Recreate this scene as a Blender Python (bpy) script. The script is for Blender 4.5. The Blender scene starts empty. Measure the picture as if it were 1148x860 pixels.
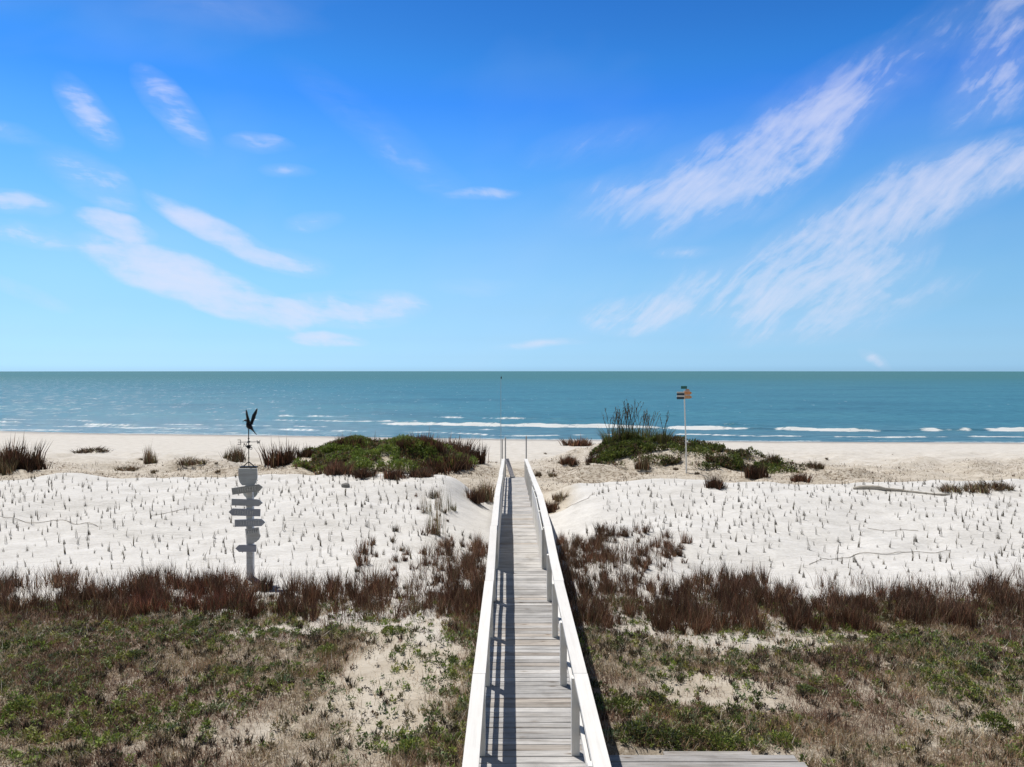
import bpy, bmesh, math, random
import numpy as np
from mathutils import Vector, Matrix

random.seed(7)
RNG = np.random.default_rng(11)
S = bpy.context.scene
COL = S.collection
PI = math.pi
CAM_Z = 7.5
F = 830.0            # focal length in photo pixels (1148 wide)
CX, HY = 572.0, 416.0

# ------------------------------------------------------------------ noise
def _hash(ix, iy, seed):
    n = (ix.astype(np.int64) * 374761393 + iy.astype(np.int64) * 668265263 + seed * 1442695041) & 0xffffffff
    n = ((n ^ (n >> 13)) * 1274126177) & 0xffffffff
    n = n ^ (n >> 16)
    return (n & 0xffffff) / float(0xffffff)

def vnoise(x, y, seed=0):
    x = np.asarray(x, float); y = np.asarray(y, float)
    ix = np.floor(x); iy = np.floor(y)
    fx = x - ix; fy = y - iy
    fx = fx * fx * fx * (fx * (fx * 6 - 15) + 10); fy = fy * fy * fy * (fy * (fy * 6 - 15) + 10)
    a = _hash(ix, iy, seed); b = _hash(ix + 1, iy, seed)
    c = _hash(ix, iy + 1, seed); d = _hash(ix + 1, iy + 1, seed)
    return (a * (1 - fx) + b * fx) * (1 - fy) + (c * (1 - fx) + d * fx) * fy

def fbm(x, y, seed=0, oct=4):
    t = 0; amp = .5; n = 0
    for i in range(oct):
        t = t + amp * vnoise(np.asarray(x) * 2 ** i, np.asarray(y) * 2 ** i, seed + i * 17); n += amp; amp *= .5
    return t / n

def sstep(a, b, x):
    t = np.clip((x - a) / (b - a), 0, 1)
    return t * t * (3 - 2 * t)

# ------------------------------------------------------------------ terrain
def shore(x):
    return np.interp(x, [-300, -64, -50, -28, 0, 29, 54, 300], [104, 93, 89.3, 86.2, 81.3, 78.4, 77.2, 74])

PY = [-60, 0, 8, 12, 14.5, 16.5, 20, 24, 27.3, 28.6, 30.2, 33, 38, 48, 60]
PH = [4.9, 4.55, 4.50, 4.54, 4.70, 4.78, 4.66, 4.34, 4.10, 4.07, 4.55, 5.20, 5.62, 6.05, 6.5]
PL = [4.9, 4.45, 4.38, 4.40, 4.55, 4.70, 4.92, 5.05, 5.15, 5.20, 5.25, 5.40, 5.68, 6.05, 6.5]

MOUNDS = [(-7.4, 43.0, 5.9, 4.8, 1.35), (-5.0, 42.0, 2.2, 2.5, .25), (-10.5, 42.5, 2.0, 2.2, .2), (8.0, 45.0, 4.6, 4.6, 1.35), (12.0, 44.5, 4.6, 4.0, .75),
          (-29.5, 43.0, 3.4, 3.5, 1.15), (-20.5, 46, 2.6, 2.2, .45), (-15.2, 40.5, 3.0, 1.8, .35), (4.0, 48, 2.6, 2.5, .5),
          (-25, 39, 3.0, 2.0, .25), (18.5, 40, 4.0, 2.5, .3), (26, 35, 5.5, 2.2, .35), (3.6, 39.5, 2.2, 1.6, .3),
          (-12.2, 38.5, 2.0, 1.3, .2), (30, 48, 6, 3, .3), (-36, 50, 6, 4, .5), (38, 44, 6, 4, .5)]

def terr(x, y):
    x = np.asarray(x, float); y = np.asarray(y, float)
    dx = x - .22
    edge = fbm(x * .5 + 3, y * .35, 5, 2) - .5
    w = sstep(.75, 2.7, np.abs(dx) + edge * .7)
    # crest line: a little lower and further on the right, rolling
    crest_off = np.interp(x, [-30, -17, -12, -6, -2, 2, 5, 10, 17, 30], [-.06, .03, .04, -.03, .07, .16, .14, .12, .18, .14])
    yy = y + (fbm(x * .16, 7.3, 9, 2) - .5) * 1.3 + np.where(x > 0, .35, 0)
    hh = np.interp(yy, PY, PH) + crest_off * sstep(20, 27, y) * (1 - sstep(30, 36, y))
    hl = np.interp(y, PY, PL)
    h = hl * (1 - w) + hh * w
    sh = shore(x)
    far = 6.5 + (y - 60) / (sh - 60) * 1.0
    far = np.where(y > sh, 7.5 + (y - sh) * .05, far)
    h = np.where(y > 60, np.minimum(far, 13), h)
    z = CAM_Z - h
    for mx, my, rx, ry, mh in MOUNDS:
        wob = 1 + (fbm(x * .5, y * .5, 31, 2) - .5) * .5
        d = ((x - mx) / rx) ** 2 + ((y - my) / ry) ** 2
        z = z + mh * wob * np.exp(-d * 1.1)
    # back beach humps, fine lumps
    back = sstep(30, 36, y) * (1 - sstep(52, 66, y)) * sstep(1.0, 3.0, np.abs(dx))
    z = z + back * ((fbm(x * .45, y * .5, 51, 3) - .5) * .75 + (fbm(x * 1.6, y * 1.6, 53, 3) - .5) * .22)
    dune = sstep(15, 18, y) * (1 - sstep(29, 31, y)) * sstep(.9, 2.2, np.abs(dx))
    z = z + dune * ((fbm(x * .35, y * .4, 71, 3) - .5) * .42 + (fbm(x * 1.3, y * 1.6, 72, 3) - .5) * .13)
    near = 1 - sstep(14, 17, y)
    z = z + near * (fbm(x * 1.3, y * 1.3, 81, 3) - .5) * .14
    # keep the sand clear below the deck
    z = z - (1 - sstep(.62, .80, np.abs(dx))) * .22 * (y < 37)
    z = z - .14 * sstep(.6, .8, x) * (1 - sstep(3.15, 3.4, x)) * (1 - sstep(8.35, 8.6, y))
    return z

def P(px, py):
    """ground point seen in direction (px,py) of the photograph: first hit of the dune surface"""
    t = np.concatenate([np.arange(5, 60, .04), np.arange(60, 120, .2)])
    x = (px - CX) / F * t; z = CAM_Z - (py - HY) / F * t
    g = terr(x, t)
    k = np.where(z <= g)[0]
    i = k[0] if len(k) else len(t) - 1
    return float(x[i]), float(t[i]), float(g[i])

# ------------------------------------------------------------------ helpers
def tag(o, label=None, cat=None, group=None, kind=None):
    if label: o['label'] = label
    if cat: o['category'] = cat
    if group: o['group'] = group
    if kind: o['kind'] = kind
    return o

def empty(name, loc, rz=0):
    o = bpy.data.objects.new(name, None); COL.objects.link(o)
    o.location = loc; o.rotation_euler.z = rz; o.empty_display_size = .2
    return o

def link_mesh(name, me, mat, parent=None):
    o = bpy.data.objects.new(name, me); COL.objects.link(o)
    if mat is not None and len(me.materials) == 0: me.materials.append(mat)
    if parent is not None: o.parent = parent
    return o

def np_mesh(name, verts, faces_list, cols=None, smooth=False, attrs=None):
    """faces_list: list of int arrays (n,k)"""
    me = bpy.data.meshes.new(name)
    nv = len(verts)
    me.vertices.add(nv); me.vertices.foreach_set('co', np.ascontiguousarray(verts, dtype=np.float32).ravel())
    loops = np.concatenate([f.ravel() for f in faces_list])
    cnt = np.concatenate([np.full(len(f), f.shape[1]) for f in faces_list])
    start = np.concatenate([[0], np.cumsum(cnt)[:-1]])
    me.loops.add(len(loops)); me.loops.foreach_set('vertex_index', loops.astype(np.int32))
    me.polygons.add(len(cnt)); me.polygons.foreach_set('loop_start', start.astype(np.int32))
    try: me.polygons.foreach_set('loop_total', cnt.astype(np.int32))
    except Exception: pass
    if smooth: me.polygons.foreach_set('use_smooth', np.ones(len(cnt), bool))
    me.update(calc_edges=True)
    if cols is not None:
        a = me.color_attributes.new('Col', 'FLOAT_COLOR', 'POINT')
        c = np.ones((nv, 4), np.float32); c[:, :3] = cols
        a.data.foreach_set('color', c.ravel())
    for k, v in (attrs or {}).items():
        a = me.attributes.new(k, 'FLOAT', 'POINT'); a.data.foreach_set('value', v.astype(np.float32).ravel())
    me.validate()
    return me

class MB:
    """collects boxes / tubes / prisms with a per-piece colour into ONE mesh"""
    def __init__(s): s.v = []; s.f = []; s.c = []
    def add(s, vs, fs, col=(1, 1, 1)):
        n = len(s.v); s.v += [tuple(v) for v in vs]; s.f += [tuple(i + n for i in f) for f in fs]; s.c += [col] * len(vs)
    def box(s, a, b, col=(1, 1, 1), M=None, ch=0):
        x0, y0, z0 = a; x1, y1, z1 = b
        vs = [Vector(p) for p in ((x0, y0, z0), (x1, y0, z0), (x1, y1, z0), (x0, y1, z0), (x0, y0, z1), (x1, y0, z1), (x1, y1, z1), (x0, y1, z1))]
        if M: vs = [M @ v for v in vs]
        s.add(vs, [(3, 2, 1, 0), (4, 5, 6, 7), (0, 1, 5, 4), (1, 2, 6, 5), (2, 3, 7, 6), (3, 0, 4, 7)], col)
    def prism(s, pts, y0, y1, col=(1, 1, 1), M=None):
        """outline in x,z extruded along y"""
        n = len(pts)
        vs = [Vector((x, y0, z)) for x, z in pts] + [Vector((x, y1, z)) for x, z in pts]
        if M: vs = [M @ v for v in vs]
        s.add(vs, [tuple(range(n)), tuple(range(2 * n - 1, n - 1, -1))] + [(i, i + n, (i + 1) % n + n, (i + 1) % n) for i in range(n)], col)
    def tube(s, path, rads, col=(1, 1, 1), n=8, cap=True):
        path = [Vector(p) for p in path]; vs = []; fs = []
        if not hasattr(rads, '__len__'): rads = [rads] * len(path)
        for i, p in enumerate(path):
            d = (path[min(i + 1, len(path) - 1)] - path[max(i - 1, 0)]).normalized()
            up = Vector((0, 0, 1)) if abs(d.z) < .9 else Vector((1, 0, 0))
            a = d.cross(up).normalized(); b = d.cross(a).normalized()
            for k in range(n):
                t = 2 * PI * k / n
                vs.append(p + (a * math.cos(t) + b * math.sin(t)) * rads[i])
        for i in range(len(path) - 1):
            for k in range(n):
                fs.append((i * n + k, i * n + (k + 1) % n, (i + 1) * n + (k + 1) % n, (i + 1) * n + k))
        if cap:
            fs.append(tuple(range(n))[::-1]); fs.append(tuple(range((len(path) - 1) * n, len(path) * n)))
        s.add(vs, fs, col)
    def build(s, name, mat, parent=None, bevel=0, smooth=False):
        me = bpy.data.meshes.new(name); me.from_pydata(s.v, [], s.f); me.update()
        a = me.color_attributes.new('Col', 'FLOAT_COLOR', 'POINT')
        c = np.ones((len(s.v), 4), np.float32); c[:, :3] = np.array(s.c); a.data.foreach_set('color', c.ravel())
        bm = bmesh.new(); bm.from_mesh(me); bmesh.ops.recalc_face_normals(bm, faces=bm.faces)
        if bevel: bmesh.ops.bevel(bm, geom=bm.edges[:], offset=bevel, segments=1, affect='EDGES', profile=.5)
        bm.to_mesh(me); bm.free()
        if smooth: me.shade_smooth()
        return link_mesh(name, me, mat, parent)

# ------------------------------------------------------------------ materials
def new_mat(name):
    m = bpy.data.materials.new(name); m.use_nodes = True
    nt = m.node_tree; nt.nodes.clear()
    return m, nt, nt.nodes, nt.links

def N(nodes, t, **kw):
    n = nodes.new(t)
    for k, v in kw.items():
        if k in n.inputs: n.inputs[k].default_value = v
        else: setattr(n, k, v)
    return n

def mixcol(nodes, links, fac, a, b, blend='MIX'):
    n = nodes.new('ShaderNodeMix'); n.data_type = 'RGBA'; n.blend_type = blend
    for sock, v in ((0, fac), (6, a), (7, b)):
        if hasattr(v, 'is_output') or isinstance(v, bpy.types.NodeSocket): links.new(v, n.inputs[sock])
        elif sock == 0: n.inputs[0].default_value = v
        else: n.inputs[sock].default_value = (*v, 1) if len(v) == 3 else v
    return n.outputs[2]

def ramp(nodes, links, fac, stops):
    n = nodes.new('ShaderNodeValToRGB')
    e = n.color_ramp.elements
    while len(e) > 1: e.remove(e[-1])
    e[0].position = stops[0][0]; e[0].color = (*stops[0][1], 1) if hasattr(stops[0][1], '__len__') else (stops[0][1],) * 3 + (1,)
    for p, c in stops[1:]:
        k = e.new(p); k.color = (*c, 1) if hasattr(c, '__len__') else (c, c, c, 1)
    links.new(fac, n.inputs[0])
    return n.outputs[0]

def mathn(nodes, links, op, a, b=None, clamp=False):
    n = nodes.new('ShaderNodeMath'); n.operation = op; n.use_clamp = clamp
    for i, v in enumerate((a, b)):
        if v is None: continue
        if isinstance(v, bpy.types.NodeSocket): links.new(v, n.inputs[i])
        else: n.inputs[i].default_value = v
    return n.outputs[0]

def mat_veg(name, transl=.3, rough=.65):
    m, nt, nd, lk = new_mat(name)
    at = N(nd, 'ShaderNodeAttribute', attribute_name='Col')
    oi = nd.new('ShaderNodeObjectInfo')
    v = nd.new('ShaderNodeMapRange'); v.inputs['To Min'].default_value = .6; v.inputs['To Max'].default_value = 1.4
    lk.new(oi.outputs['Random'], v.inputs['Value'])
    hsv = nd.new('ShaderNodeHueSaturation'); lk.new(at.outputs['Color'], hsv.inputs['Color']); lk.new(v.outputs[0], hsv.inputs['Value'])
    p = N(nd, 'ShaderNodeBsdfPrincipled', Roughness=rough); lk.new(hsv.outputs[0], p.inputs['Base Color'])
    p.inputs['Specular IOR Level'].default_value = .25
    t = nd.new('ShaderNodeBsdfTranslucent'); lk.new(hsv.outputs[0], t.inputs['Color'])
    mx = N(nd, 'ShaderNodeMixShader', Fac=transl); lk.new(p.outputs[0], mx.inputs[1]); lk.new(t.outputs[0], mx.inputs[2])
    o = nd.new('ShaderNodeOutputMaterial'); lk.new(mx.outputs[0], o.inputs[0])
    return m

def mat_plain(name, col, rough=.6, metal=0, noise=.12, scale=8, bump=.1, usecol=False):
    m, nt, nd, lk = new_mat(name)
    tc = nd.new('ShaderNodeTexCoord')
    nz = N(nd, 'ShaderNodeTexNoise', Scale=scale, Detail=6.0); lk.new(tc.outputs['Object'], nz.inputs['Vector'])
    base = mixcol(nd, lk, nz.outputs[0], tuple(c * (1 - noise) for c in col), tuple(min(c * (1 + noise), 1) for c in col))
    if usecol:
        at = N(nd, 'ShaderNodeAttribute', attribute_name='Col')
        base = mixcol(nd, lk, 1.0, base, at.outputs['Color'], 'MULTIPLY')
    p = N(nd, 'ShaderNodeBsdfPrincipled', Roughness=rough, Metallic=metal); lk.new(base, p.inputs['Base Color'])
    b = N(nd, 'ShaderNodeBump', Strength=bump, Distance=.01); lk.new(nz.outputs[0], b.inputs['Height']); lk.new(b.outputs[0], p.inputs['Normal'])
    o = nd.new('ShaderNodeOutputMaterial'); lk.new(p.outputs[0], o.inputs[0])
    return m

def mat_wood(name, axis='x', tint=(1, 1, 1), grain=(.55, 1.1), rough=.8, dirt=.5, knots=True):
    """weathered timber: per-board colour from Col, streaky grain along axis, knots and stains"""
    m, nt, nd, lk = new_mat(name)
    geo = nd.new('ShaderNodeNewGeometry')
    mp = nd.new('ShaderNodeMapping'); lk.new(geo.outputs['Position'], mp.inputs['Vector'])
    sc = {'x': (3.2, 95, 95), 'y': (95, 3.2, 95), 'z': (95, 95, 3.2)}[axis]
    mp.inputs['Scale'].default_value = sc
    nz = N(nd, 'ShaderNodeTexNoise', Scale=1.0, Detail=5.0, Roughness=.6); lk.new(mp.outputs[0], nz.inputs['Vector'])
    mp2 = nd.new('ShaderNodeMapping'); lk.new(geo.outputs['Position'], mp2.inputs['Vector']); mp2.inputs['Scale'].default_value = {'x': (1.2, 16, 16), 'y': (16, 1.2, 16), 'z': (16, 16, 1.2)}[axis]
    nz2 = N(nd, 'ShaderNodeTexNoise', Scale=1.0, Detail=4.0); lk.new(mp2.outputs[0], nz2.inputs['Vector'])
    nz3 = N(nd, 'ShaderNodeTexNoise', Scale=1.3, Detail=5.0, Roughness=.7); lk.new(geo.outputs['Position'], nz3.inputs['Vector'])
    g = ramp(nd, lk, nz.outputs[0], [(.25, grain[0]), (.5, 1.0), (.8, grain[1])])
    g2 = ramp(nd, lk, nz2.outputs[0], [(.28, (.62, .58, .54)), (.45, (.95, .94, .93)), (.7, (1.05, 1.05, 1.05))])
    g3 = ramp(nd, lk, nz3.outputs[0], [(.3, (1 - .35 * dirt,) * 3), (.6, (1, 1, 1))])
    at = N(nd, 'ShaderNodeAttribute', attribute_name='Col')
    c = mixcol(nd, lk, 1.0, at.outputs['Color'], tint, 'MULTIPLY')
    c = mixcol(nd, lk, 1.0, c, g, 'MULTIPLY')
    c = mixcol(nd, lk, dirt, c, mixcol(nd, lk, 1.0, c, g2, 'MULTIPLY'))
    c = mixcol(nd, lk, 1.0, c, g3, 'MULTIPLY')
    if knots:
        vo = N(nd, 'ShaderNodeTexVoronoi', Scale=1.0); vo.feature = 'F1'
        mp4 = nd.new('ShaderNodeMapping'); lk.new(geo.outputs['Position'], mp4.inputs['Vector']); mp4.inputs['Scale'].default_value = {'x': (2.2, 7.5, 7.5), 'y': (7.5, 2.2, 7.5), 'z': (7.5, 7.5, 2.2)}[axis]
        lk.new(mp4.outputs[0], vo.inputs['Vector'])
        k = ramp(nd, lk, vo.outputs['Distance'], [(.05, (.35, .28, .22)), (.12, (.8, .76, .72)), (.2, (1, 1, 1))])
        c = mixcol(nd, lk, 1.0, c, k, 'MULTIPLY')
    p = N(nd, 'ShaderNodeBsdfPrincipled', Roughness=rough); lk.new(c, p.inputs['Base Color']); p.inputs['Specular IOR Level'].default_value = .25
    b = N(nd, 'ShaderNodeBump', Strength=.35, Distance=.004); lk.new(nz.outputs[0], b.inputs['Height']); lk.new(b.outputs[0], p.inputs['Normal'])
    o = nd.new('ShaderNodeOutputMaterial'); lk.new(p.outputs[0], o.inputs[0])
    return m

def mat_sand():
    m, nt, nd, lk = new_mat('sand')
    geo = nd.new('ShaderNodeNewGeometry')
    def nz(scale, det=6.0, rough=.6, vec=None):
        n = N(nd, 'ShaderNodeTexNoise', Scale=scale, Detail=det, Roughness=rough); lk.new(vec or geo.outputs['Position'], n.inputs['Vector']); return n.outputs[0]
    A = lambda k: N(nd, 'ShaderNodeAttribute', attribute_name=k).outputs['Fac']
    white, litter, wet, foam = A('white'), A('litter'), A('wet'), A('wrack')
    n1 = nz(1.7); n2 = nz(14); n3 = nz(70, 3.0); n4 = nz(.35, 4.0)
    tan = ramp(nd, lk, n1, [(.3, (.44, .385, .31)), (.5, (.55, .495, .415)), (.72, (.62, .57, .495))])
    wh = ramp(nd, lk, n1, [(.3, (.58, .565, .54)), (.55, (.665, .65, .625)), (.8, (.71, .695, .67))])
    c = mixcol(nd, lk, white, tan, wh)
    # mottled dead litter and old roots on the vegetated flat
    lf = mathn(nd, lk, 'MULTIPLY', litter, ramp(nd, lk, n2, [(.30, 0.0), (.50, 1.0)]), True)
    lc = ramp(nd, lk, n3, [(.3, (.06, .044, .03)), (.5, (.17, .13, .09)), (.7, (.36, .29, .21))])
    c = mixcol(nd, lk, lf, c, lc)
    wf = mathn(nd, lk, 'MULTIPLY', foam, ramp(nd, lk, nz(5.5, 8.0, .75), [(.48, 0.0), (.56, 1.0)]), True)
    c = mixcol(nd, lk, wf, c, (.25, .20, .15))
    c = mixcol(nd, lk, wet, c, (.27, .235, .195))
    g = ramp(nd, lk, n2, [(.3, (.90, .89, .88)), (.6, (1.03, 1.03, 1.03))])
    c = mixcol(nd, lk, 1.0, c, g, 'MULTIPLY')
    p = nd.new('ShaderNodeBsdfPrincipled'); lk.new(c, p.inputs['Base Color']); p.inputs['Specular IOR Level'].default_value = .15
    rr = nd.new('ShaderNodeMapRange'); lk.new(wet, rr.inputs[0]); rr.inputs[3].default_value = .95; rr.inputs[4].default_value = .35; lk.new(rr.outputs[0], p.inputs['Roughness'])
    mp = nd.new('ShaderNodeMapping'); lk.new(geo.outputs['Position'], mp.inputs['Vector']); mp.inputs['Scale'].default_value = (1.2, 4, 1); mp.inputs['Rotation'].default_value = (0, 0, .3)
    r1 = nz(2.2, 5.0, .55, mp.outputs[0])
    hsum = mathn(nd, lk, 'ADD', mathn(nd, lk, 'MULTIPLY', r1, 1.0), mathn(nd, lk, 'MULTIPLY', n2, .28))
    b = N(nd, 'ShaderNodeBump', Strength=.5, Distance=.08); lk.new(hsum, b.inputs['Height']); lk.new(b.outputs[0], p.inputs['Normal'])
    o = nd.new('ShaderNodeOutputMaterial'); lk.new(p.outputs[0], o.inputs[0])
    return m

def mat_sea():
    m, nt, nd, lk = new_mat('sea_water')
    geo = nd.new('ShaderNodeNewGeometry')
    def nz(scale, sx, sy, det=5.0, rough=.6, rot=0):
        mp = nd.new('ShaderNodeMapping'); lk.new(geo.outputs['Position'], mp.inputs['Vector']); mp.inputs['Scale'].default_value = (sx, sy, 1); mp.inputs['Rotation'].default_value = (0, 0, rot)
        n = N(nd, 'ShaderNodeTexNoise', Scale=scale, Detail=det, Roughness=rough); lk.new(mp.outputs[0], n.inputs['Vector']); return n.outputs[0]
    A = lambda k: N(nd, 'ShaderNodeAttribute', attribute_name=k).outputs['Fac']
    foam, shal, spark, deep = A('foam'), A('shallow'), A('spark'), A('deep')
    big = nz(.02, 1, 2.2, 4.0)
    c0 = ramp(nd, lk, big, [(.3, (.038, .145, .215)), (.5, (.048, .178, .25)), (.7, (.056, .198, .262))])
    c1 = mixcol(nd, lk, deep, c0, (.052, .165, .178))                         # greener open water
    c = mixcol(nd, lk, shal, c1, ramp(nd, lk, nz(.5, .35, 1.5), [(.3, (.05, .155, .235)), (.6, (.085, .20, .265)), (.8, (.13, .215, .225))]))
    rip = nz(1.0, .35, 1.3, 6.0, .7)
    c = mixcol(nd, lk, 1.0, c, ramp(nd, lk, rip, [(.3, (.6, .66, .72)), (.5, (1, 1, 1)), (.70, (1.5, 1.4, 1.3))]), 'MULTIPLY')
    fn = ramp(nd, lk, nz(1.0, 1.1, 3.0, 7.0, .75), [(.32, 0.0), (.66, 1.0)])
    ff = mathn(nd, lk, 'SUBTRACT', mathn(nd, lk, 'MULTIPLY', foam, 2.0), mathn(nd, lk, 'MULTIPLY', fn, 1.6), True)
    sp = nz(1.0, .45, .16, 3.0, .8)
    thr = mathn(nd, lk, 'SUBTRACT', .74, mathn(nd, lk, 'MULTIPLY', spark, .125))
    sf = mathn(nd, lk, 'MULTIPLY', mathn(nd, lk, 'SUBTRACT', sp, thr), 16.0, True)  # pale specks for whitecaps and painted-in sun glitter, denser towards the sun
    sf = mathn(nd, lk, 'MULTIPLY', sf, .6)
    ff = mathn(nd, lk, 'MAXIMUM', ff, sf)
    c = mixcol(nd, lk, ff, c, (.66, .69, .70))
    d = nd.new('ShaderNodeBsdfDiffuse'); lk.new(c, d.inputs['Color'])
    g = N(nd, 'ShaderNodeBsdfGlossy', Roughness=.22); g.inputs['Color'].default_value = (.9, .95, 1, 1)
    bh = mathn(nd, lk, 'ADD', mathn(nd, lk, 'MULTIPLY', nz(.5, .5, 1.4, 4.0), .8), mathn(nd, lk, 'MULTIPLY', rip, .35))
    b = N(nd, 'ShaderNodeBump', Strength=1.0, Distance=.6); lk.new(bh, b.inputs['Height'])
    lk.new(b.outputs[0], g.inputs['Normal']); 
    b2 = N(nd, 'ShaderNodeBump', Strength=.5, Distance=.3); lk.new(bh, b2.inputs['Height']); lk.new(b2.outputs[0], d.inputs['Normal'])
    gf = mathn(nd, lk, 'MULTIPLY', mathn(nd, lk, 'SUBTRACT', 1.0, ff), .13)
    mx = nd.new('ShaderNodeMixShader'); lk.new(gf, mx.inputs[0]); lk.new(d.outputs[0], mx.inputs[1]); lk.new(g.outputs[0], mx.inputs[2])
    o = nd.new('ShaderNodeOutputMaterial'); lk.new(mx.outputs[0], o.inputs[0])
    return m

M_SAND = mat_sand(); M_SEA = mat_sea()
M_GRASS = mat_veg('grass_blade', .22); M_LEAF = mat_veg('leaf', .3, .5)
M_DECK = mat_wood('deck_wood', 'x', grain=(.45, 1.12), dirt=1.0)
M_CAP = mat_wood('white_painted_rail', 'y', grain=(.92, 1.02), rough=.6, dirt=.22, knots=False)
M_POST = mat_wood('white_painted_post', 'z', grain=(.9, 1.02), rough=.6, dirt=.25, knots=False)
M_BEAM = mat_wood('grey_timber', 'y', dirt=.8)
M_SIGNW = mat_wood('painted_sign_wood', 'x', grain=(.8, 1.1), dirt=.5, knots=False)
M_IRON = mat_plain('dark_iron', (.018, .016, .018), .45, .6, .3, 30)
M_PAINT = mat_plain('sign_paint', (1, 1, 1), .55, 0, .1, 12, .05, True)
M_BARK = mat_wood('driftwood', 'x', dirt=.8)
M_ROCK = mat_plain('rock', (.22, .21, .20), .9, 0, .4, 14, .6)

# ------------------------------------------------------------------ ground sheet
def graded(stops):
    """stops: list of (value, step) -> monotone coordinates"""
    out = [stops[0][0]]
    for (a, s0), (b, s1) in zip(stops[:-1], stops[1:]):
        v = a
        while v < b:
            t = (v - a) / (b - a); v += s0 * (1 - t) + s1 * t
            if v < b - .3 * s1: out.append(v)
        out.append(b)
    return np.array(out)

def grid_mesh(name, xs, ys, zf, attrs_f):
    X, Y = np.meshgrid(xs, ys); Z = zf(X, Y)
    v = np.stack([X.ravel(), Y.ravel(), Z.ravel()], 1)
    nx, ny = len(xs), len(ys)
    i = (np.arange(ny - 1)[:, None] * nx + np.arange(nx - 1)[None, :]).ravel()
    f = np.stack([i, i + 1, i + nx + 1, i + nx], 1)
    return np_mesh(name, v, [f], None, True, attrs_f(X.ravel(), Y.ravel(), Z.ravel()))

def bare(x, y):
    """0..1: bare sand patches on the vegetated flat"""
    b = np.zeros_like(x)
    for cx, cy, rx, ry, a in ((-1.55, 10.9, .85, 2.0, 1.0), (-2.9, 13.7, 1.2, .6, .85), (-1.9, 13.9, 1.1, .7, .65), (2.1, 13.4, 1.1, 1.1, .9), (3.3, 12.6, 1.1, .9, .8), (5.0, 12.7, 1.0, .75, .9),
                              (3.0, 10.4, .9, .5, .5), (-3.4, 9.4, 1.0, .7, .3), (6.2, 9.6, 1.4, .5, .35), (1.5, 14.4, .8, 1.0, .7), (-7.6, 14.2, 1.0, .25, .8), (-5.6, 14.3, .35, .3, .8)):
        d = ((x - cx) / rx) ** 2 + ((y - cy) / ry) ** 2
        b = np.maximum(b, a * np.exp(-d * d * .8))
    n = fbm(x * 1.3, y * 1.3, 101, 4)
    n2 = fbm(x * .6, y * .6, 131, 3)
    return np.clip(b * (.55 + .9 * n) + sstep(.55, .68, n) * np.where(x < -2.6, .15, .38) + sstep(.57, .7, n2) * .3 * (np.abs(x) < 5) * .6 + .85 * sstep(.42, .58, n) * np.exp(-((y - 13.7) / 1.2) ** 2) * ((x > .8) & (x < 6.5) | (x < -1) & (x > -5)) + .25 * sstep(.5, .62, fbm(x * 3.1, y * 3.1, 133, 3)) * (np.abs(x) < 6.5), 0, 1)

def ground_attrs(X, Y, Z):
    dx = np.abs(X - .22)
    n = fbm(X * .9, Y * .9, 201, 3) - .5
    yy = Y + (fbm(X * .16, 7.3 + 0 * X, 9, 2) - .5) * 1.3 + np.where(X > 0, .35, 0)
    white = sstep(11.5, 14.6, Y + n * 3) * (1 - sstep(28.9, 29.5, yy + n * .4)) * np.where((Y > 26) & (X > 0), sstep(1.6, 2.4, dx + n), 1)
    white = np.maximum(white, .55 * sstep(36, 60, Y + n * 10))
    litter = (1 - sstep(13.6, 15.4, Y + n * 1.5)) * (1 - bare(X, Y) * 1.0)
    litter = np.maximum(litter, (.62 - .45 * sstep(.35, .8, bare(X, Y))) * (1 - sstep(13.6, 15.4, Y)))
    back = sstep(31, 33, Y) * (1 - sstep(44, 52, Y + n * 8))
    wrack = back * np.clip(fbm(X * .22, Y * .3, 215, 3) * 2.4 - .55, 0, 1)
    for mx, my, rx, ry, a in ((-14, 40, 6, 3.2, 1), (12, 40, 7, 4.0, 1), (4.5, 39, 3.5, 3, 1), (-4, 38, 4, 2, .8), (-28, 41, 5, 3, .6)):
        wrack = np.maximum(wrack, a * np.exp(-(((X - mx) / rx) ** 2 + ((Y - my) / ry) ** 2)))
    wrack = wrack * sstep(30.5, 32.5, Y)
    sh = shore(X)
    wet = sstep(-5.5, -.5, Y - sh + n * 3) * .8
    return dict(white=white, litter=litter, wrack=wrack, wet=wet)

xs = graded([(-400, 30), (-120, 5), (-40, .8), (-18, .22), (18, .22), (40, .8), (120, 5), (400, 30)])
ys = graded([(-60, 6), (4, .3), (8, .14), (34, .16), (55, .4), (100, 1.2), (160, 15)])
g = link_mesh('ground', grid_mesh('ground', xs, ys, terr, ground_attrs), M_SAND)
tag(g, 'white and tan dune sand with beach', kind='structure')

# ------------------------------------------------------------------ sea
def seg(pts):  # polyline from photo rows -> (x, y) on the water plane
    out = []
    for px, py in pts:
        y = CAM_Z * F / (py - HY); out.append(((px - CX) / F * y, y))
    return np.array(out)

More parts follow.
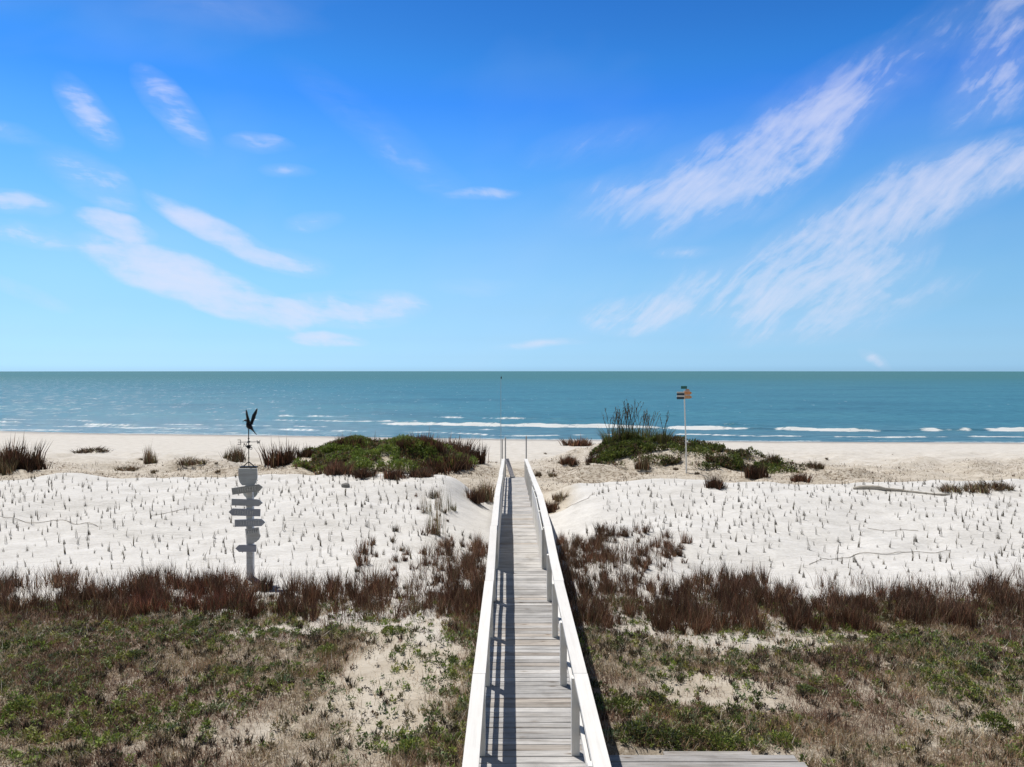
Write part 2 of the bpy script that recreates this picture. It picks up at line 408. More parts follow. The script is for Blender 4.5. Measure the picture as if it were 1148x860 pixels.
BREAK = [  # (polyline in photo coordinates, half width m, height m, foam strength, noise seed, coverage)
    ([(300, 467), (340, 467), (385, 467.5), (400, 468)], .8, .22, .9, 1, .47),
    ([(485, 468), (500, 468.5), (560, 469.5), (640, 470), (760, 466)], .9, .3, 1.1, 2, .48),
    ([(430, 476), (450, 476.5), (560, 478), (700, 479.5), (800, 481), (900, 483), (1010, 484), (1148, 483.5), (1300, 484)], 1.15, .42, 1.6, 3, .36),
    ([(-150, 470), (0, 473.5), (60, 474.5), (110, 477), (150, 478.5), (250, 480), (350, 483)], .7, .25, 1.4, 4, .36),
    ([(-100, 474), (110, 479.5), (220, 481.5), (300, 482), (420, 485), (480, 485), (560, 488)], .5, .14, 1.4, 5, .36),
    ([(-100, 469), (0, 469.5), (60, 471), (110, 472)], .5, .10, 1.2, 6, .40),
    ([(560, 488), (700, 486.5), (900, 490), (1148, 490)], .45, .1, 1.4, 7, .38),
    ([(180, 476), (300, 478), (420, 480), (560, 483)], .5, .12, 1.3, 8, .42),
    ([(-100, 480), (110, 483.5), (220, 484.5), (300, 485.5)], .45, .08, 1.4, 9, .36),
    ([(560, 474), (700, 475), (900, 478)], .6, .2, .5, 10, .56),
    ([(200, 470), (330, 472), (480, 473)], .5, .15, 1.2, 11, .47),
]
def sea_fields(X, Y):
    zz = np.zeros_like(X); foam = np.zeros_like(X)
    for pts, w, hgt, st, sd, cov in BREAK:
        q = seg(pts)
        yl = np.interp(X, q[:, 0], q[:, 1])
        ins = sstep(q[0, 0] - 3, q[0, 0] + 3, X) * (1 - sstep(q[-1, 0] - 3, q[-1, 0] + 3, X))
        wob = (fbm(X * .08, sd * 3.1 + 0 * X, 300 + sd, 3) - .5) * 3.0
        w = w * (.45 + .7 * fbm(X * .3, sd * 2.2 + 0 * X, 505 + sd, 2)); d = (Y - yl - wob) / w
        prof = np.where(d < 0, np.exp(-(d * 2.4) ** 2), np.exp(-(d * .6) ** 2))
        br = sstep(cov - .02, cov + .12, fbm(X * .16, sd * 7.7 + 0 * X, 400 + sd, 4)) * (.5 + .8 * fbm(X * .9, Y * .3, 480 + sd, 2))
        zz += hgt * prof * (.35 + 1.1 * fbm(X * .45, sd * 5.1 + 0 * X, 520 + sd, 4)) * ins * (.5 + .5 * br)
        df = (Y - yl - wob + w * .35) / (w * (.2 + .95 * fbm(X * .5, sd + 0 * X, 470 + sd, 4)))
        foam = np.maximum(foam, st * np.exp(-df * df) * ins * br)
    sh = shore(X) + (fbm(X * .12, 5 + 0 * X, 77, 3) - .5) * 2.0
    foam = np.maximum(foam, .85 * np.exp(-((Y - sh - .3) / .55) ** 2) * sstep(.38, .5, fbm(X * .1, 1.5 + 0 * X, 78, 2)))
    foam = np.maximum(foam, .55 * np.exp(-((Y - sh - 2.2) / .5) ** 2) * sstep(.42, .55, fbm(X * .12, 8.5 + 0 * X, 79, 2)))
    return zz, foam
def sea_z(X, Y):
    zz, _ = sea_fields(X, Y)
    far = 1 - sstep(150, 300, Y)
    z = zz + far * (fbm(X * .09, Y * .22, 91, 3) - .5) * .22
    return z * sstep(-1, 4, Y - shore(X))
def sea_attrs(X, Y, Z):
    _, foam = sea_fields(X, Y)
    shallow = 1 - sstep(4, 34, Y - shore(X))
    deep = sstep(150, 900, Y)
    az = X / np.maximum(Y, 1)
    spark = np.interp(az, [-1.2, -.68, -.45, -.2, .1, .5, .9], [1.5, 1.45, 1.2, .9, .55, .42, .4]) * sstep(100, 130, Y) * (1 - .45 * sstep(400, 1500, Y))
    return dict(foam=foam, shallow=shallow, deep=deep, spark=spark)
xs = graded([(-9000, 1500), (-900, 160), (-160, 4), (-75, 1.0), (75, 1.0), (160, 4), (900, 160), (9000, 1500)])
ys = graded([(70, .35), (135, .5), (200, 3), (800, 60), (5000, 800), (30000, 4000)])
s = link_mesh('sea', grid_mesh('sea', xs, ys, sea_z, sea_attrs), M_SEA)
tag(s, 'blue green sea with low breakers', kind='structure')

# ------------------------------------------------------------------ boardwalk
def hd(y): return float(np.interp(y, [0, 13.3, 15.2, 18.8, 36.3], [4.22, 4.22, 4.09, 4.09, 5.21]))
def hr(y): return float(np.interp(y, [0, 13.3, 15.2, 18.8, 36.3], [3.325, 3.325, 3.2, 3.19, 4.31]))
Y0, Y1 = .6, 36.3
bw = empty('boardwalk', (.22, Y0, CAM_Z - 4.3))
tag(bw, 'long weathered plank boardwalk with white painted railings running down to the beach', 'boardwalk')
bwo = Vector(bw.location)
def bchild(o):
    o.parent = bw; o.matrix_parent_inverse = Matrix.Translation(-bwo); return o

mb = MB(); y = Y0
while y < Y1:
    w = random.choice([.118, .122, .124, .126, .12]); zt = CAM_Z - hd(y + .06) + random.uniform(-.003, .003)
    slope = -.064 if y > 18.8 else (.068 if 13.3 < y < 15.2 else 0)
    k = random.random()
    v = random.uniform(.38, .60) if y < 15 else random.uniform(.50, .60)
    col = (v * 1.02, v * .995, v * .97) if k < .55 else ((v * 1.0, v * .985, v * .975) if k < .85 else (v * .92, v * .84, v * .76))
    xl = -.40 + random.uniform(-.012, .008); xr = .845 + random.uniform(-.008, .014)
    tilt = random.uniform(-.004, .004)
    M = Matrix.Translation((0, y, zt)) @ Matrix.Rotation(math.atan(slope) + random.uniform(-.012, .012), 4, 'X') @ Matrix.Rotation(tilt, 4, 'Y') @ Matrix.Rotation(random.uniform(-.002, .002), 4, 'Z')
    mb.box((xl, 0, -.035), (xr, w, 0), col, M)
    y += w + random.choice([.006, .008, .010, .013, .006])
bchild(mb.build('deck', M_DECK, bevel=.003))
for xx in (-.33, .77):     # stringers under the deck
    mb = MB(); yy = Y0
    while yy < Y1 - .1:
        y2 = min(yy + 3.6, Y1)
        for a, b in ((yy, y2 - .004),):
            z0 = CAM_Z - hd(a + .01) - .04; z1 = CAM_Z - hd(b - .01) - .04
            zz = min(z0, z1)
            vs = [(xx - .02, a, z0 - .19), (xx + .02, a, z0 - .19), (xx + .02, b, z1 - .19), (xx - .02, b, z1 - .19), (xx - .02, a, z0), (xx + .02, a, z0), (xx + .02, b, z1), (xx - .02, b, z1)]
            if False:
                vs = [(v[0], v[1], zz + (-.19 if i < 4 else 0)) for i, v in enumerate(vs)]
            mb.add(vs, [(3, 2, 1, 0), (4, 5, 6, 7), (0, 1, 5, 4), (1, 2, 6, 5), (2, 3, 7, 6), (3, 0, 4, 7)], (.3, .27, .24))
        yy = y2
    bchild(mb.build('stringer', M_BEAM))

WH = (.80, .80, .80)
post_ys = [8.05 + 1.8 * k for k in range(-4, 16)]
for side in (0, 1):
    x0, x1 = (-.36, -.27) if side == 0 else (.672, .762)
    for yk in post_ys:
        mb = MB(); zt = CAM_Z - hr(yk) - .042; zb = float(terr(x0, yk)) - .3
        j = random.uniform(-.006, .006)
        mb.box((x0 + j, yk, zb), (x1 + j, yk + .09, zt), (.80, .78, .74))
        bchild(mb.build('post', M_POST, bevel=.004))
    # cap rails: lengths butted end to end, slightly uneven
    cx0, cx1 = (-.405, -.266) if side == 0 else (.694, .845)
    mb = MB(); cuts = [Y0, 4.49, 8.09, 11.69, 15.29, 18.89, 22.49, 26.09, 29.69, 33.29, Y1]
    for a, b in zip(cuts[:-1], cuts[1:]):
        seg_n = 3
        ja, jb = random.uniform(-.008, .008), random.uniform(-.008, .008)
        pts = np.linspace(a + .004, b - .004, seg_n + 1)
        vs = []; fs = []
        for i, yy in enumerate(pts):
            t = i / seg_n; jj = ja * (1 - t) + jb * t; zt = CAM_Z - hr(yy)
            vs += [(cx0 + jj, yy, zt - .04), (cx1 + jj, yy, zt - .04), (cx1 + jj, yy, zt), (cx0 + jj, yy, zt)]
        for i in range(seg_n):
            o = i * 4
            fs += [(o, o + 1, o + 5, o + 4), (o + 1, o + 2, o + 6, o + 5), (o + 2, o + 3, o + 7, o + 6), (o + 3, o, o + 4, o + 7)]
        fs += [(3, 2, 1, 0), (seg_n * 4, seg_n * 4 + 1, seg_n * 4 + 2, seg_n * 4 + 3)]
        v = random.uniform(.93, 1)
        mb.add(vs, fs, (.82 * v, .80 * v, .765 * v))
    bchild(mb.build('cap_rail', M_CAP))
    # two mid rails on the outer faces of the posts
    rx0, rx1 = (-.402, -.362) if side == 0 else (.764, .804)
    for hh in (.30, .60):
        mb = MB()
        for a, b in zip(cuts[:-1], cuts[1:]):
            pts = np.linspace(a + .002, b - .002, 4)
            vs = []; fs = []
            for i, yy in enumerate(pts):
                zt = CAM_Z - (hr(yy) + .895) + hh
                vs += [(rx0, yy, zt - .075), (rx1, yy, zt - .075), (rx1, yy, zt), (rx0, yy, zt)]
            for i in range(3):
                o = i * 4
                fs += [(o, o + 1, o + 5, o + 4), (o + 1, o + 2, o + 6, o + 5), (o + 2, o + 3, o + 7, o + 6), (o + 3, o, o + 4, o + 7)]
            fs += [(3, 2, 1, 0), (12, 13, 14, 15)]
            mb.add(vs, fs, (.80, .78, .75))
        bchild(mb.build('mid_rail', M_CAP))
    # boarded-in stretch between the step and the top of the ramp
    for a, b in zip([15.2, 17.1, 18.9, 20.7], [17.04, 18.84, 20.64, 22.3]):
        mb = MB(); xa, xb = (-.269, -.249) if side == 0 else (.650, .670)
        for r in range(4):
            z_lo = .03 + r * .2; vs = []
            for yy in (a, b):
                zd = CAM_Z - hr(yy) - .895
                for xx in (xa, xb):
                    vs += [(xx, yy, zd + z_lo), (xx, yy, zd + z_lo + .193)]
            mb.add(vs, [(0, 1, 3, 2), (4, 6, 7, 5), (0, 4, 5, 1), (2, 3, 7, 6), (1, 5, 7, 3), (0, 2, 6, 4)], (.74, .73, .70))
        bchild(mb.build('side_boarding', M_POST))

# stairs at the far end, tall end posts
mb = MB(); zz = CAM_Z - hd(Y1)
for i in range(4):
    zz -= .15
    mb.box((-.33, Y1 + .02 + i * .28, zz - .035), (.77, Y1 + .29 + i * .28, zz), (.46, .44, .42))
bchild(mb.build('stair_treads', M_DECK, bevel=.003))
for xx in (-.385, .77):
    mb = MB(); mb.prism([(0, 0), (0, -.3), (1.15, -.95), (1.15, -.6)], 0, .04, (.5, .5, .5), Matrix.Translation((xx, Y1 + .02, CAM_Z - hd(Y1) - .03)) @ Matrix.Rotation(PI / 2, 4, 'Z') @ Matrix.Translation((0, -.04, 0)))
    bchild(mb.build('stair_side', M_BEAM))
for px, yy, top in ((563.0, 37.6, 492.5), (566.6, 36.45, 490.5), (590.0, 36.6, 489)):
    xx = (px - CX) / F * yy; mb = MB()
    mb.tube([(xx, yy, float(terr(xx, yy)) - .4), (xx, yy, CAM_Z - (top - HY) / F * yy)], .031, (.42, .43, .43), 8)
    bchild(mb.build('end_post', M_POST))

# loose board propped in the left corner of the boardwalk's far end
a = Vector((-.17, 36.42, CAM_Z - 4.33)); b = Vector((.11, 35.85, CAM_Z - hd(35.85) + .05))
lb = empty('propped_board', b); d = (a - b); L = d.length
R = d.to_track_quat('X', 'Z').to_matrix().to_4x4()
mb = MB(); mb.box((0, -.10, -.03), (L, .10, .03), (.50, .49, .53), R); o = mb.build('board', M_BARK, lb, bevel=.004)
mb = MB(); mb.box((-.02, -.13, -.05), (.03, .13, .045), (.72, .71, .70), R); mb.build('end_cleat', M_BARK, lb, bevel=.004)
tag(lb, 'weathered grey board leaning down from the left rail at the boardwalk far end', 'board')

# low side platform at the lower right
sp = empty('side_platform', (2.0, 8.0, CAM_Z - 4.55)); tag(sp, 'low platform of weathered grey planks in the grass right of the boardwalk', 'platform')
spo = Vector(sp.location)
mb = MB(); yy = 7.28
while yy < 8.25:
    v = random.uniform(.40, .52)
    mb.box((.93 + random.uniform(-.02, .02), yy, -.04), (3.22 + random.uniform(-.05, .05), yy + .138, 0), (v, v * .97, v * .95), Matrix.Translation((0, 0, CAM_Z - 4.34 + random.uniform(-.004, .004))) @ Matrix.Rotation(random.uniform(-.002, .002), 4, 'Z'))
    yy += .146
mb.box((1.75, yy + .01, -.045), (2.75, yy + .10, -.012), (.42, .40, .38), Matrix.Translation((0, 0, CAM_Z - 4.34)))
o = mb.build('planks', M_DECK, bevel=.004); o.parent = sp; o.matrix_parent_inverse = Matrix.Translation(-spo)
for xx in (1.15, 2.1, 3.05):
    mb = MB(); mb.box((xx, 7.25, CAM_Z - 4.60), (xx + .05, 8.3, CAM_Z - 4.385), (.28, .25, .22))
    o = mb.build('joist', M_BEAM); o.parent = sp; o.matrix_parent_inverse = Matrix.Translation(-spo)

# ------------------------------------------------------------------ signpost with weathervane
SX, SY = -5.98, 16.9
sz = float(terr(SX, SY)); K = SY / F     # metres per photo pixel at the post
sg = empty('signpost', (SX, SY, sz)); tag(sg, 'tall grey post of arrow signs topped by a dark bird weathervane, rising from brown grass', 'signpost')
def q(px, py): return ((px - 572) * K - SX, CAM_Z - (py - HY) * K - sz)   # local x, z
GP = (0.446, 0.466, 0.499)
mb = MB(); xl, _ = q(276.2, 0); xr, _ = q(283.4, 0); _, zt = q(0, 540)
mb.box((xl, -.06, -.4), (xr, .06, zt), (0.800, 0.800, 0.800)); mb.build('post', M_SIGNW, sg, bevel=.006)
# shield board on top
mb = MB(); pts = [q(x, y) for x, y in ((268.6, 524.6), (289.2, 524.6), (289.6, 535), (288.4, 540), (286.0, 543.6), (272.5, 543.6), (269.8, 540), (268.4, 534))]
mb.prism(pts[::-1], -.10, -.065, (0.702, 0.743, 0.783)); mb.build('shield_board', M_SIGNW, sg, bevel=.004)
mb = MB(); cxp, czp = q(278.8, 551.5); pts = [(cxp + math.cos(t) * 8.6 * K, czp + math.sin(t) * 8.4 * K) for t in np.linspace(0, 2 * PI, 25)[:-1]]
mb.prism(pts, .065, .09, (0.567, 0.594, 0.567)); mb.build('round_board', M_SIGNW, sg)
def arrow(px0, px1, pyc, hp, right, tilt, col, marks, yoff=-.10, head=4.2):
    x0, zc = q(px0, pyc); x1, _ = q(px1, pyc); h = hp * K / 2; hd_ = head * K
    if right: pts = [(x0, -h), (x1 - hd_, -h), (x1, 0), (x1 - hd_, h), (x0, h)]
    else: pts = [(x0 + hd_, -h), (x1, -h), (x1, h), (x0 + hd_, h), (x0, 0)]
    cxm = (x0 + x1) / 2
    M = Matrix.Translation((cxm, 0, zc)) @ Matrix.Rotation(-tilt, 4, 'Y') @ Matrix.Translation((-cxm, 0, 0))
    mb = MB(); mb.prism(pts, yoff, yoff + .03, col, M); b = mb.build('arrow_sign', M_SIGNW, sg, bevel=.003)
    if marks:   # worn lettering, only strokes survive
        mm = MB(); rr = random.Random(marks); x = x0 + (x1 - x0) * .2
        while x < x0 + (x1 - x0) * .8:
            st = rr.random(); hh = h * rr.uniform(.45, .6)
            mm.box((x, yoff - .004, -hh), (x + .011, yoff - .001, hh), (0.800, 0.800, 0.800), M)
            if st < .6: mm.box((x + .0115, yoff - .004, hh - .011), (x + .034, yoff - .001, hh), (0.800, 0.800, 0.800), M)
            if st > .35: mm.box((x + .0115, yoff - .004, -.006), (x + .030, yoff - .001, .006), (0.800, 0.800, 0.800), M)
            x += rr.uniform(.048, .062)
        mm.build('worn_lettering', M_PAINT, b)
    return b
arrow(261.7, 296.3, 547.8, 7.6, True, .14, (0.567, 0.581, 0.581), 3, -.135)
arrow(260.7, 295.5, 562.9, 7.6, True, -.03, (0.567, 0.594, 0.648), 0, -.10)
arrow(257.5, 292.8, 573.8, 8.0, False, -.03, (0.499, 0.520, 0.594), 11, -.11)
arrow(264.1, 298.2, 585.6, 8.2, True, .03, (0.553, 0.581, 0.648), 5, -.10)
arrow(264.5, 287.9, 614.3, 8.0, False, 0, (0.581, 0.594, 0.675), 0, -.10)
mb = MB(); x0, z0 = q(276, 599.5); x1, z1 = q(291.3, 591)
M = Matrix.Translation(((x0 + x1) / 2, 0, (z0 + z1) / 2)) @ Matrix.Rotation(-.12, 4, 'Y')
w2, h2 = (x1 - x0) / 2, .075
mb.box((-w2, -.10, -h2), (w2, -.075, h2), (0.800, 0.800, 0.800), M); b = mb.build('small_sign', M_SIGNW, sg, bevel=.003)
mb = MB()
for i in range(5):
    x = -w2 * .7 + i * .052
    mb.box((x, -.104, -.035), (x + .010, -.1015, .035), (.24, .26, .30), M); mb.box((x + .0105, -.104, .024), (x + .034, -.1015, .035), (.24, .26, .30), M)
mb.build('worn_lettering', M_PAINT, b)
mb = MB(); c0 = q(277, 599.5)
pts = [c0, q(291.6, 598), q(292.4, 601), q(290.8, 604.5), q(287.5, 607.4), q(283, 609), q(277, 609)]
mb.prism(pts[::-1], -.072, -.052, (0.800, 0.800, 0.800)); mb.build('fan_board', M_SIGNW, sg, bevel=.003)
# weathervane
wv = MB(); cxp, zb = q(278.6, 524.5)
wv.box((cxp - .19, -.06, zb), (cxp + .19, .06, zb + .035)); 
for s_ in (-1, 1): wv.tube([(cxp + s_ * .12, 0, zb + .035), (cxp + s_ * .03, 0, q(0, 519)[1]), (cxp, 0, q(0, 518)[1])], .012, n=6)
wv.tube([(cxp, 0, zb + .02), (cxp, 0, q(0, 478)[1])], .011, n=8)
for yy, r in ((501, .048), (495.5, .028), (491.8, .020), (513.5, .018)):
    zc = q(0, yy)[1]; ts = np.linspace(-1, 1, 9)
    wv.tube([(cxp, 0, zc + t * r) for t in ts], [max(r * math.sqrt(max(1 - t * t, 0)), .004) for t in ts], n=12)
za = q(0, 495.6)[1]; th = .18
for ang in (th, th + PI / 2):
    dx_, dy_ = math.cos(ang) * .20, math.sin(ang) * .20
    wv.tube([(cxp - dx_, -dy_, za), (cxp + dx_, dy_, za)], .007, n=6)
vane = wv.build('weathervane', M_IRON, sg, smooth=False)
def stroke_letter(ch, cx_, cy_, cz_, mir=1, s=.10):
    m_ = MB(); t = .014
    bars = {'E': [((0, 0), (0, 1)), ((0, 0), (.7, 0)), ((0, .5), (.6, .5)), ((0, 1), (.7, 1))],
            'W': [((0, 1), (.2, 0)), ((.2, 0), (.4, .7)), ((.4, .7), (.6, 0)), ((.6, 0), (.8, 1))],
            'N': [((0, 0), (0, 1)), ((0, 1), (.6, 0)), ((.6, 0), (.6, 1))],
            'S': [((0, 0), (.6, 0)), ((.6, 0), (.6, .5)), ((.6, .5), (0, .5)), ((0, .5), (0, 1)), ((0, 1), (.6, 1))]}[ch]
    for (a0, a1), (b0, b1) in bars:
        m_.tube([(cx_ + mir * a0 * s, cy_, cz_ + a1 * s - s / 2), (cx_ + mir * b0 * s, cy_, cz_ + b1 * s - s / 2)], t / 2, n=4)
    return m_.build('direction_letter', M_IRON, vane)
stroke_letter('E', cxp - .17, -.035, za, -1); stroke_letter('W', cxp + .18, .03, za, 1, .085)
stroke_letter('N', cxp - .04 - .14, .20, za - .09, 1, .09); stroke_letter('S', cxp + .09, -.2, za - .10, 1, .09)
# bird: one continuous body, wings raised, neck stretched left, legs trailing down to the right
bd = MB(); B = lambda x, y, d=0: Vector((q(x, y)[0], d, q(x, y)[1]))
bd.tube([B(271.9, 472.8), B(273.2, 471.9), B(274.3, 471.4), B(275.2, 471.3), B(276.6, 471.6), B(277.3, 473.2), B(277.2, 475.2), B(278.3, 477), B(279.8, 478.3), B(281.2, 479.6), B(282.6, 481.4), B(284.2, 483.5), B(286.0, 485.8), B(287.7, 487.4)],
        [.003, .008, .015, .026, .020, .018, .030, .056, .060, .048, .026, .014, .011, .006], n=10)
def wing(root0, root1, pts, d, f=1):
    m_ = MB(); vs = [B(*root0, .0), B(*root1, .0)] + [B(x, y, d * t) for x, y, t in pts]
    n_ = len(vs); off = Vector((0, .014, 0))
    m_.add(vs + [v + off for v in vs], [tuple(range(n_)), tuple(range(2 * n_ - 1, n_ - 1, -1))] + [(i, i + n_, (i + 1) % n_ + n_, (i + 1) % n_) for i in range(n_)])
    return m_
bird = bd.build('bird', M_IRON, vane, smooth=True)
wing((280.6, 473.8), (278.3, 476.6), [(276.8, 469, .4), (276.7, 464, .7), (277.0, 460.5, .9), (277.5, 458.6, 1), (278.6, 460.5, .95), (279.2, 465, .7), (280.0, 470, .4)], -.10).build('wing', M_IRON, bird)
wing((283.0, 476.2), (279.6, 476.0), [(280.8, 470.5, .4), (281.7, 465.5, .6), (284.2, 461.5, .8), (286.4, 457.8, 1), (287.0, 459.6, .98), (286.6, 463.5, .8), (285.2, 467, .7), (285.4, 468.6, .6), (284.0, 471.2, .5), (283.4, 473.4, .3)], .10).build('wing', M_IRON, bird)

# ------------------------------------------------------------------ marker pole with direction boards on the right dune
bx, by, bz = P(770, 531)
kk = by / F
mp_ = empty('direction_pole', (bx, by, bz)); tag(mp_, 'thin white pole carrying small teal, striped and orange boards on the right dune', 'sign pole')
def r(px, py): return ((px - CX) * kk - bx, CAM_Z - (py - HY) * kk - bz)
mb = MB(); mb.tube([(0, 0, -.3), (r(769.6, 0)[0], 0, r(0, 500)[1]), (r(768.3, 0)[0], 0, r(0, 470)[1]), (r(767.2, 0)[0], 0, r(0, 438)[1])], [.035, .034, .033, .032], (1, 1, 1), 8)
mb.build('pole', mat_plain('white_pole', (.75, .76, .76), .4, 0, .05), mp_)
def bd_(nm, pts, y0, col):
    m_ = MB(); m_.prism([r(*p) for p in pts][::-1], y0, y0 + .03, col); return m_.build(nm, M_PAINT, mp_)
bd_('teal_board', [(763.3, 432.8), (770.0, 432.8), (770.0, 436.0), (763.3, 436.0)], -.07, (.01, .13, .12))
bd_('orange_arrow_board', [(767.4, 438.6), (773.0, 438.6), (775.8, 440.6), (773.0, 442.7), (767.4, 442.7)], -.09, (.62, .28, .12))
bd_('orange_arrow_board', [(767.6, 443.2), (773.4, 443.2), (776.0, 445.3), (773.4, 447.0), (767.6, 447.0)], -.09, (.55, .30, .15))
bd_('orange_arrow_board', [(768.4, 436.2), (772.2, 436.2), (773.2, 438.3), (768.0, 438.3)], -.09, (.45, .27, .2))
for a, b, c in ((439.2, 440.8, (.55, .55, .55)), (440.8, 443.2, (.012, .035, .06)), (443.2, 445.0, (.6, .62, .65)), (445.0, 447.6, (.012, .035, .06))):
    bd_('striped_board', [(758.6, a), (766.9, a), (766.9, b - .05), (758.6, b - .05)], -.08, c)

# tall slender pole behind the boardwalk's end
fx, fy = -.50, 39.5; fz = float(terr(fx, fy)); kk2 = fy / F
fp = empty('slender_pole', (fx, fy, fz)); tag(fp, 'very tall thin pale pole with small dark top, beyond the boardwalk end', 'pole')
mb = MB(); zt = CAM_Z - (424 - HY) * kk2 - fz; mb.tube([(0, 0, -.3), (0, 0, zt * .5), (0, 0, zt)], [.018, .014, .010], (1, 1, 1), 6); mb.build('pole', mat_plain('pale_pole', (.42, .50, .55), .4, 0, .05), fp)
mb = MB(); ts = np.linspace(-1, 1, 7); mb.tube([(.02, 0, zt + .03 + t * .075) for t in ts], [max(.03 * math.sqrt(1 - t * t), .004) for t in ts], n=8); mb.build('finial', M_IRON, fp, smooth=True)

# driftwood log half sunk in the crest on the right, stone on the left crest
x0, y0, z0 = P(958, 549); x1, y1, z1 = P(1066, 556)
pth = []; rad = []
for i in range(15):
    t = i / 14; xx = x0 + (x1 - x0) * t; yy = y0 + (y1 - y0) * t + math.sin(t * 5) * .08
    pth.append((xx - x0, yy - y0, float(terr(xx, yy)) - z0 + .03 + .03 * math.sin(t * 7))); rad.append(.085 * (1 - .55 * t) * (1 + .1 * math.sin(i * 2.1)) * (1 if 0 < i < 14 else .6))
lg = empty('driftwood_log', (x0, y0, z0)); tag(lg, 'long pale grey driftwood log half buried along the crest of the white sand at right', 'driftwood')
mb = MB(); mb.tube(pth, rad, (.50, .46, .40), 10); mb.build('trunk', M_BARK, lg, smooth=True)
x0, y0, z0 = P(387, 546)
bm = bmesh.new(); bmesh.ops.create_icosphere(bm, subdivisions=3, radius=1)
for v in bm.verts:
    n_ = float(fbm(v.co.x * 1.7 + 9, v.co.y * 1.7 + v.co.z * 2.1, 5, 3)); v.co *= .75 + .5 * n_; v.co = Vector((v.co.x * .16, v.co.y * .12, v.co.z * .09 + .04))
me = bpy.data.meshes.new('rock'); bm.to_mesh(me); bm.free(); me.shade_smooth()
o = link_mesh('rock', me, M_ROCK); o.location = (x0, y0, z0); tag(o, 'small grey rock lying on the white sand crest left of the boardwalk', 'rock')

# ------------------------------------------------------------------ vegetation
def blades(base, h, az, lean, bend, wb, wm, col, tipcol=None, side=None):
    n = len(base); s_ = RNG.uniform(0, PI, n) if side is None else side
    sv = np.stack([np.cos(s_), np.sin(s_), np.zeros(n)], 1)
    def dirv(l): return np.stack([np.sin(l) * np.cos(az), np.sin(l) * np.sin(az), np.cos(l)], 1)
    p1 = base + dirv(lean) * (h * .5)[:, None]; p2 = p1 + dirv(lean + bend) * (h * .5)[:, None]
    v = np.stack([base - sv * wb[:, None], base + sv * wb[:, None], p1 + sv * wm[:, None], p1 - sv * wm[:, None], p2], 1).reshape(-1, 3)
    i = np.arange(n)[:, None] * 5
    quads = i + np.array([[0, 1, 2, 3]]); tris = i + np.array([[3, 2, 4]])
    tc = col if tipcol is None else tipcol
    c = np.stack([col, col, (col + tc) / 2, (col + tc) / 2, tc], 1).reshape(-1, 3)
    return v, quads, tris, c

def join(parts):
    vs, qs, ts, cs = [], [], [], []; off = 0
    for v, q_, t, c in parts:
        vs.append(v); qs.append(q_ + off); ts.append(t + off); cs.append(c); off += len(v)
    return np.concatenate(vs), np.concatenate(qs), np.concatenate(ts), np.concatenate(cs)

def veg_mesh(name, parts):
    v, q_, t, c = join(parts); return np_mesh(name, v, [q_, t], c)

def pal(n, cols, jit=.2):
    cols = np.array(cols); c = cols[RNG.integers(0, len(cols), n)]
    return np.clip(c * (1 + RNG.uniform(-jit, jit, (n, 1))) * (1 + RNG.uniform(-jit * .3, jit * .3, (n, 3))), 0, 1)

BROWN = [(.15, .072, .045), (.21, .10, .06), (.09, .05, .032), (.38, .24, .155), (.05, .03, .02), (.18, .12, .07), (.12, .065, .04)]
RUST = [(.22, .09, .055), (.17, .068, .045), (.10, .05, .035), (.34, .16, .095), (.06, .032, .024)]
OLIVE = [(.14, .13, .07), (.20, .175, .09), (.10, .09, .055), (.26, .22, .12)]
DRY = [(.38, .275, .17), (.25, .165, .10), (.48, .39, .27), (.12, .085, .055), (.27, .21, .14), (.62, .53, .40), (.06, .042, .028), (.20, .17, .08)]
GREEN = [(.14, .19, .038), (.19, .24, .048), (.11, .14, .038), (.24, .25, .06), (.06, .08, .025)]
LIME = [(.24, .27, .06), (.19, .25, .06)]
GREYG = [(.16, .20, .10), (.20, .22, .13), (.12, .15, .08)]

def clump(name, nb, R, H, cols, wid=.0045, spread=.5, tip=None, nt=None):
    """several narrow upright tussocks of unequal height make one ragged clump"""
    nt = nt or max(3, int(R * 34))
    tr = R * np.sqrt(RNG.uniform(0, 1, nt)); ta = RNG.uniform(0, 2 * PI, nt); tx, ty = tr * np.cos(ta), tr * np.sin(ta)
    th_ = RNG.uniform(.45, 1.0, nt) * (1 - .25 * tr / R); tb = RNG.uniform(.55, 1.35, nt); tl = RNG.uniform(0, .22, nt); tz = RNG.uniform(0, 2 * PI, nt)
    k = RNG.integers(0, nt, nb); rr = np.abs(RNG.normal(0, R * .13 + .012, nb)); a = RNG.uniform(0, 2 * PI, nb)
    base = np.stack([tx[k] + rr * np.cos(a), ty[k] + rr * np.sin(a), np.full(nb, -.04)], 1)
    h = H * th_[k] * RNG.uniform(.3, 1.0, nb) ** .7 * np.where(RNG.uniform(0, 1, nb) < .06, 1.25, 1)
    az = np.where(RNG.uniform(0, 1, nb) < .5, tz[k], a); lean = tl[k] + np.abs(RNG.normal(.04, .12, nb)) + rr / R * spread * .3
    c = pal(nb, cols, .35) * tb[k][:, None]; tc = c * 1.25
    return veg_mesh(name, [blades(base, h, az, lean, RNG.uniform(0, .35, nb), np.full(nb, wid), np.full(nb, wid * .75), c, tc)])

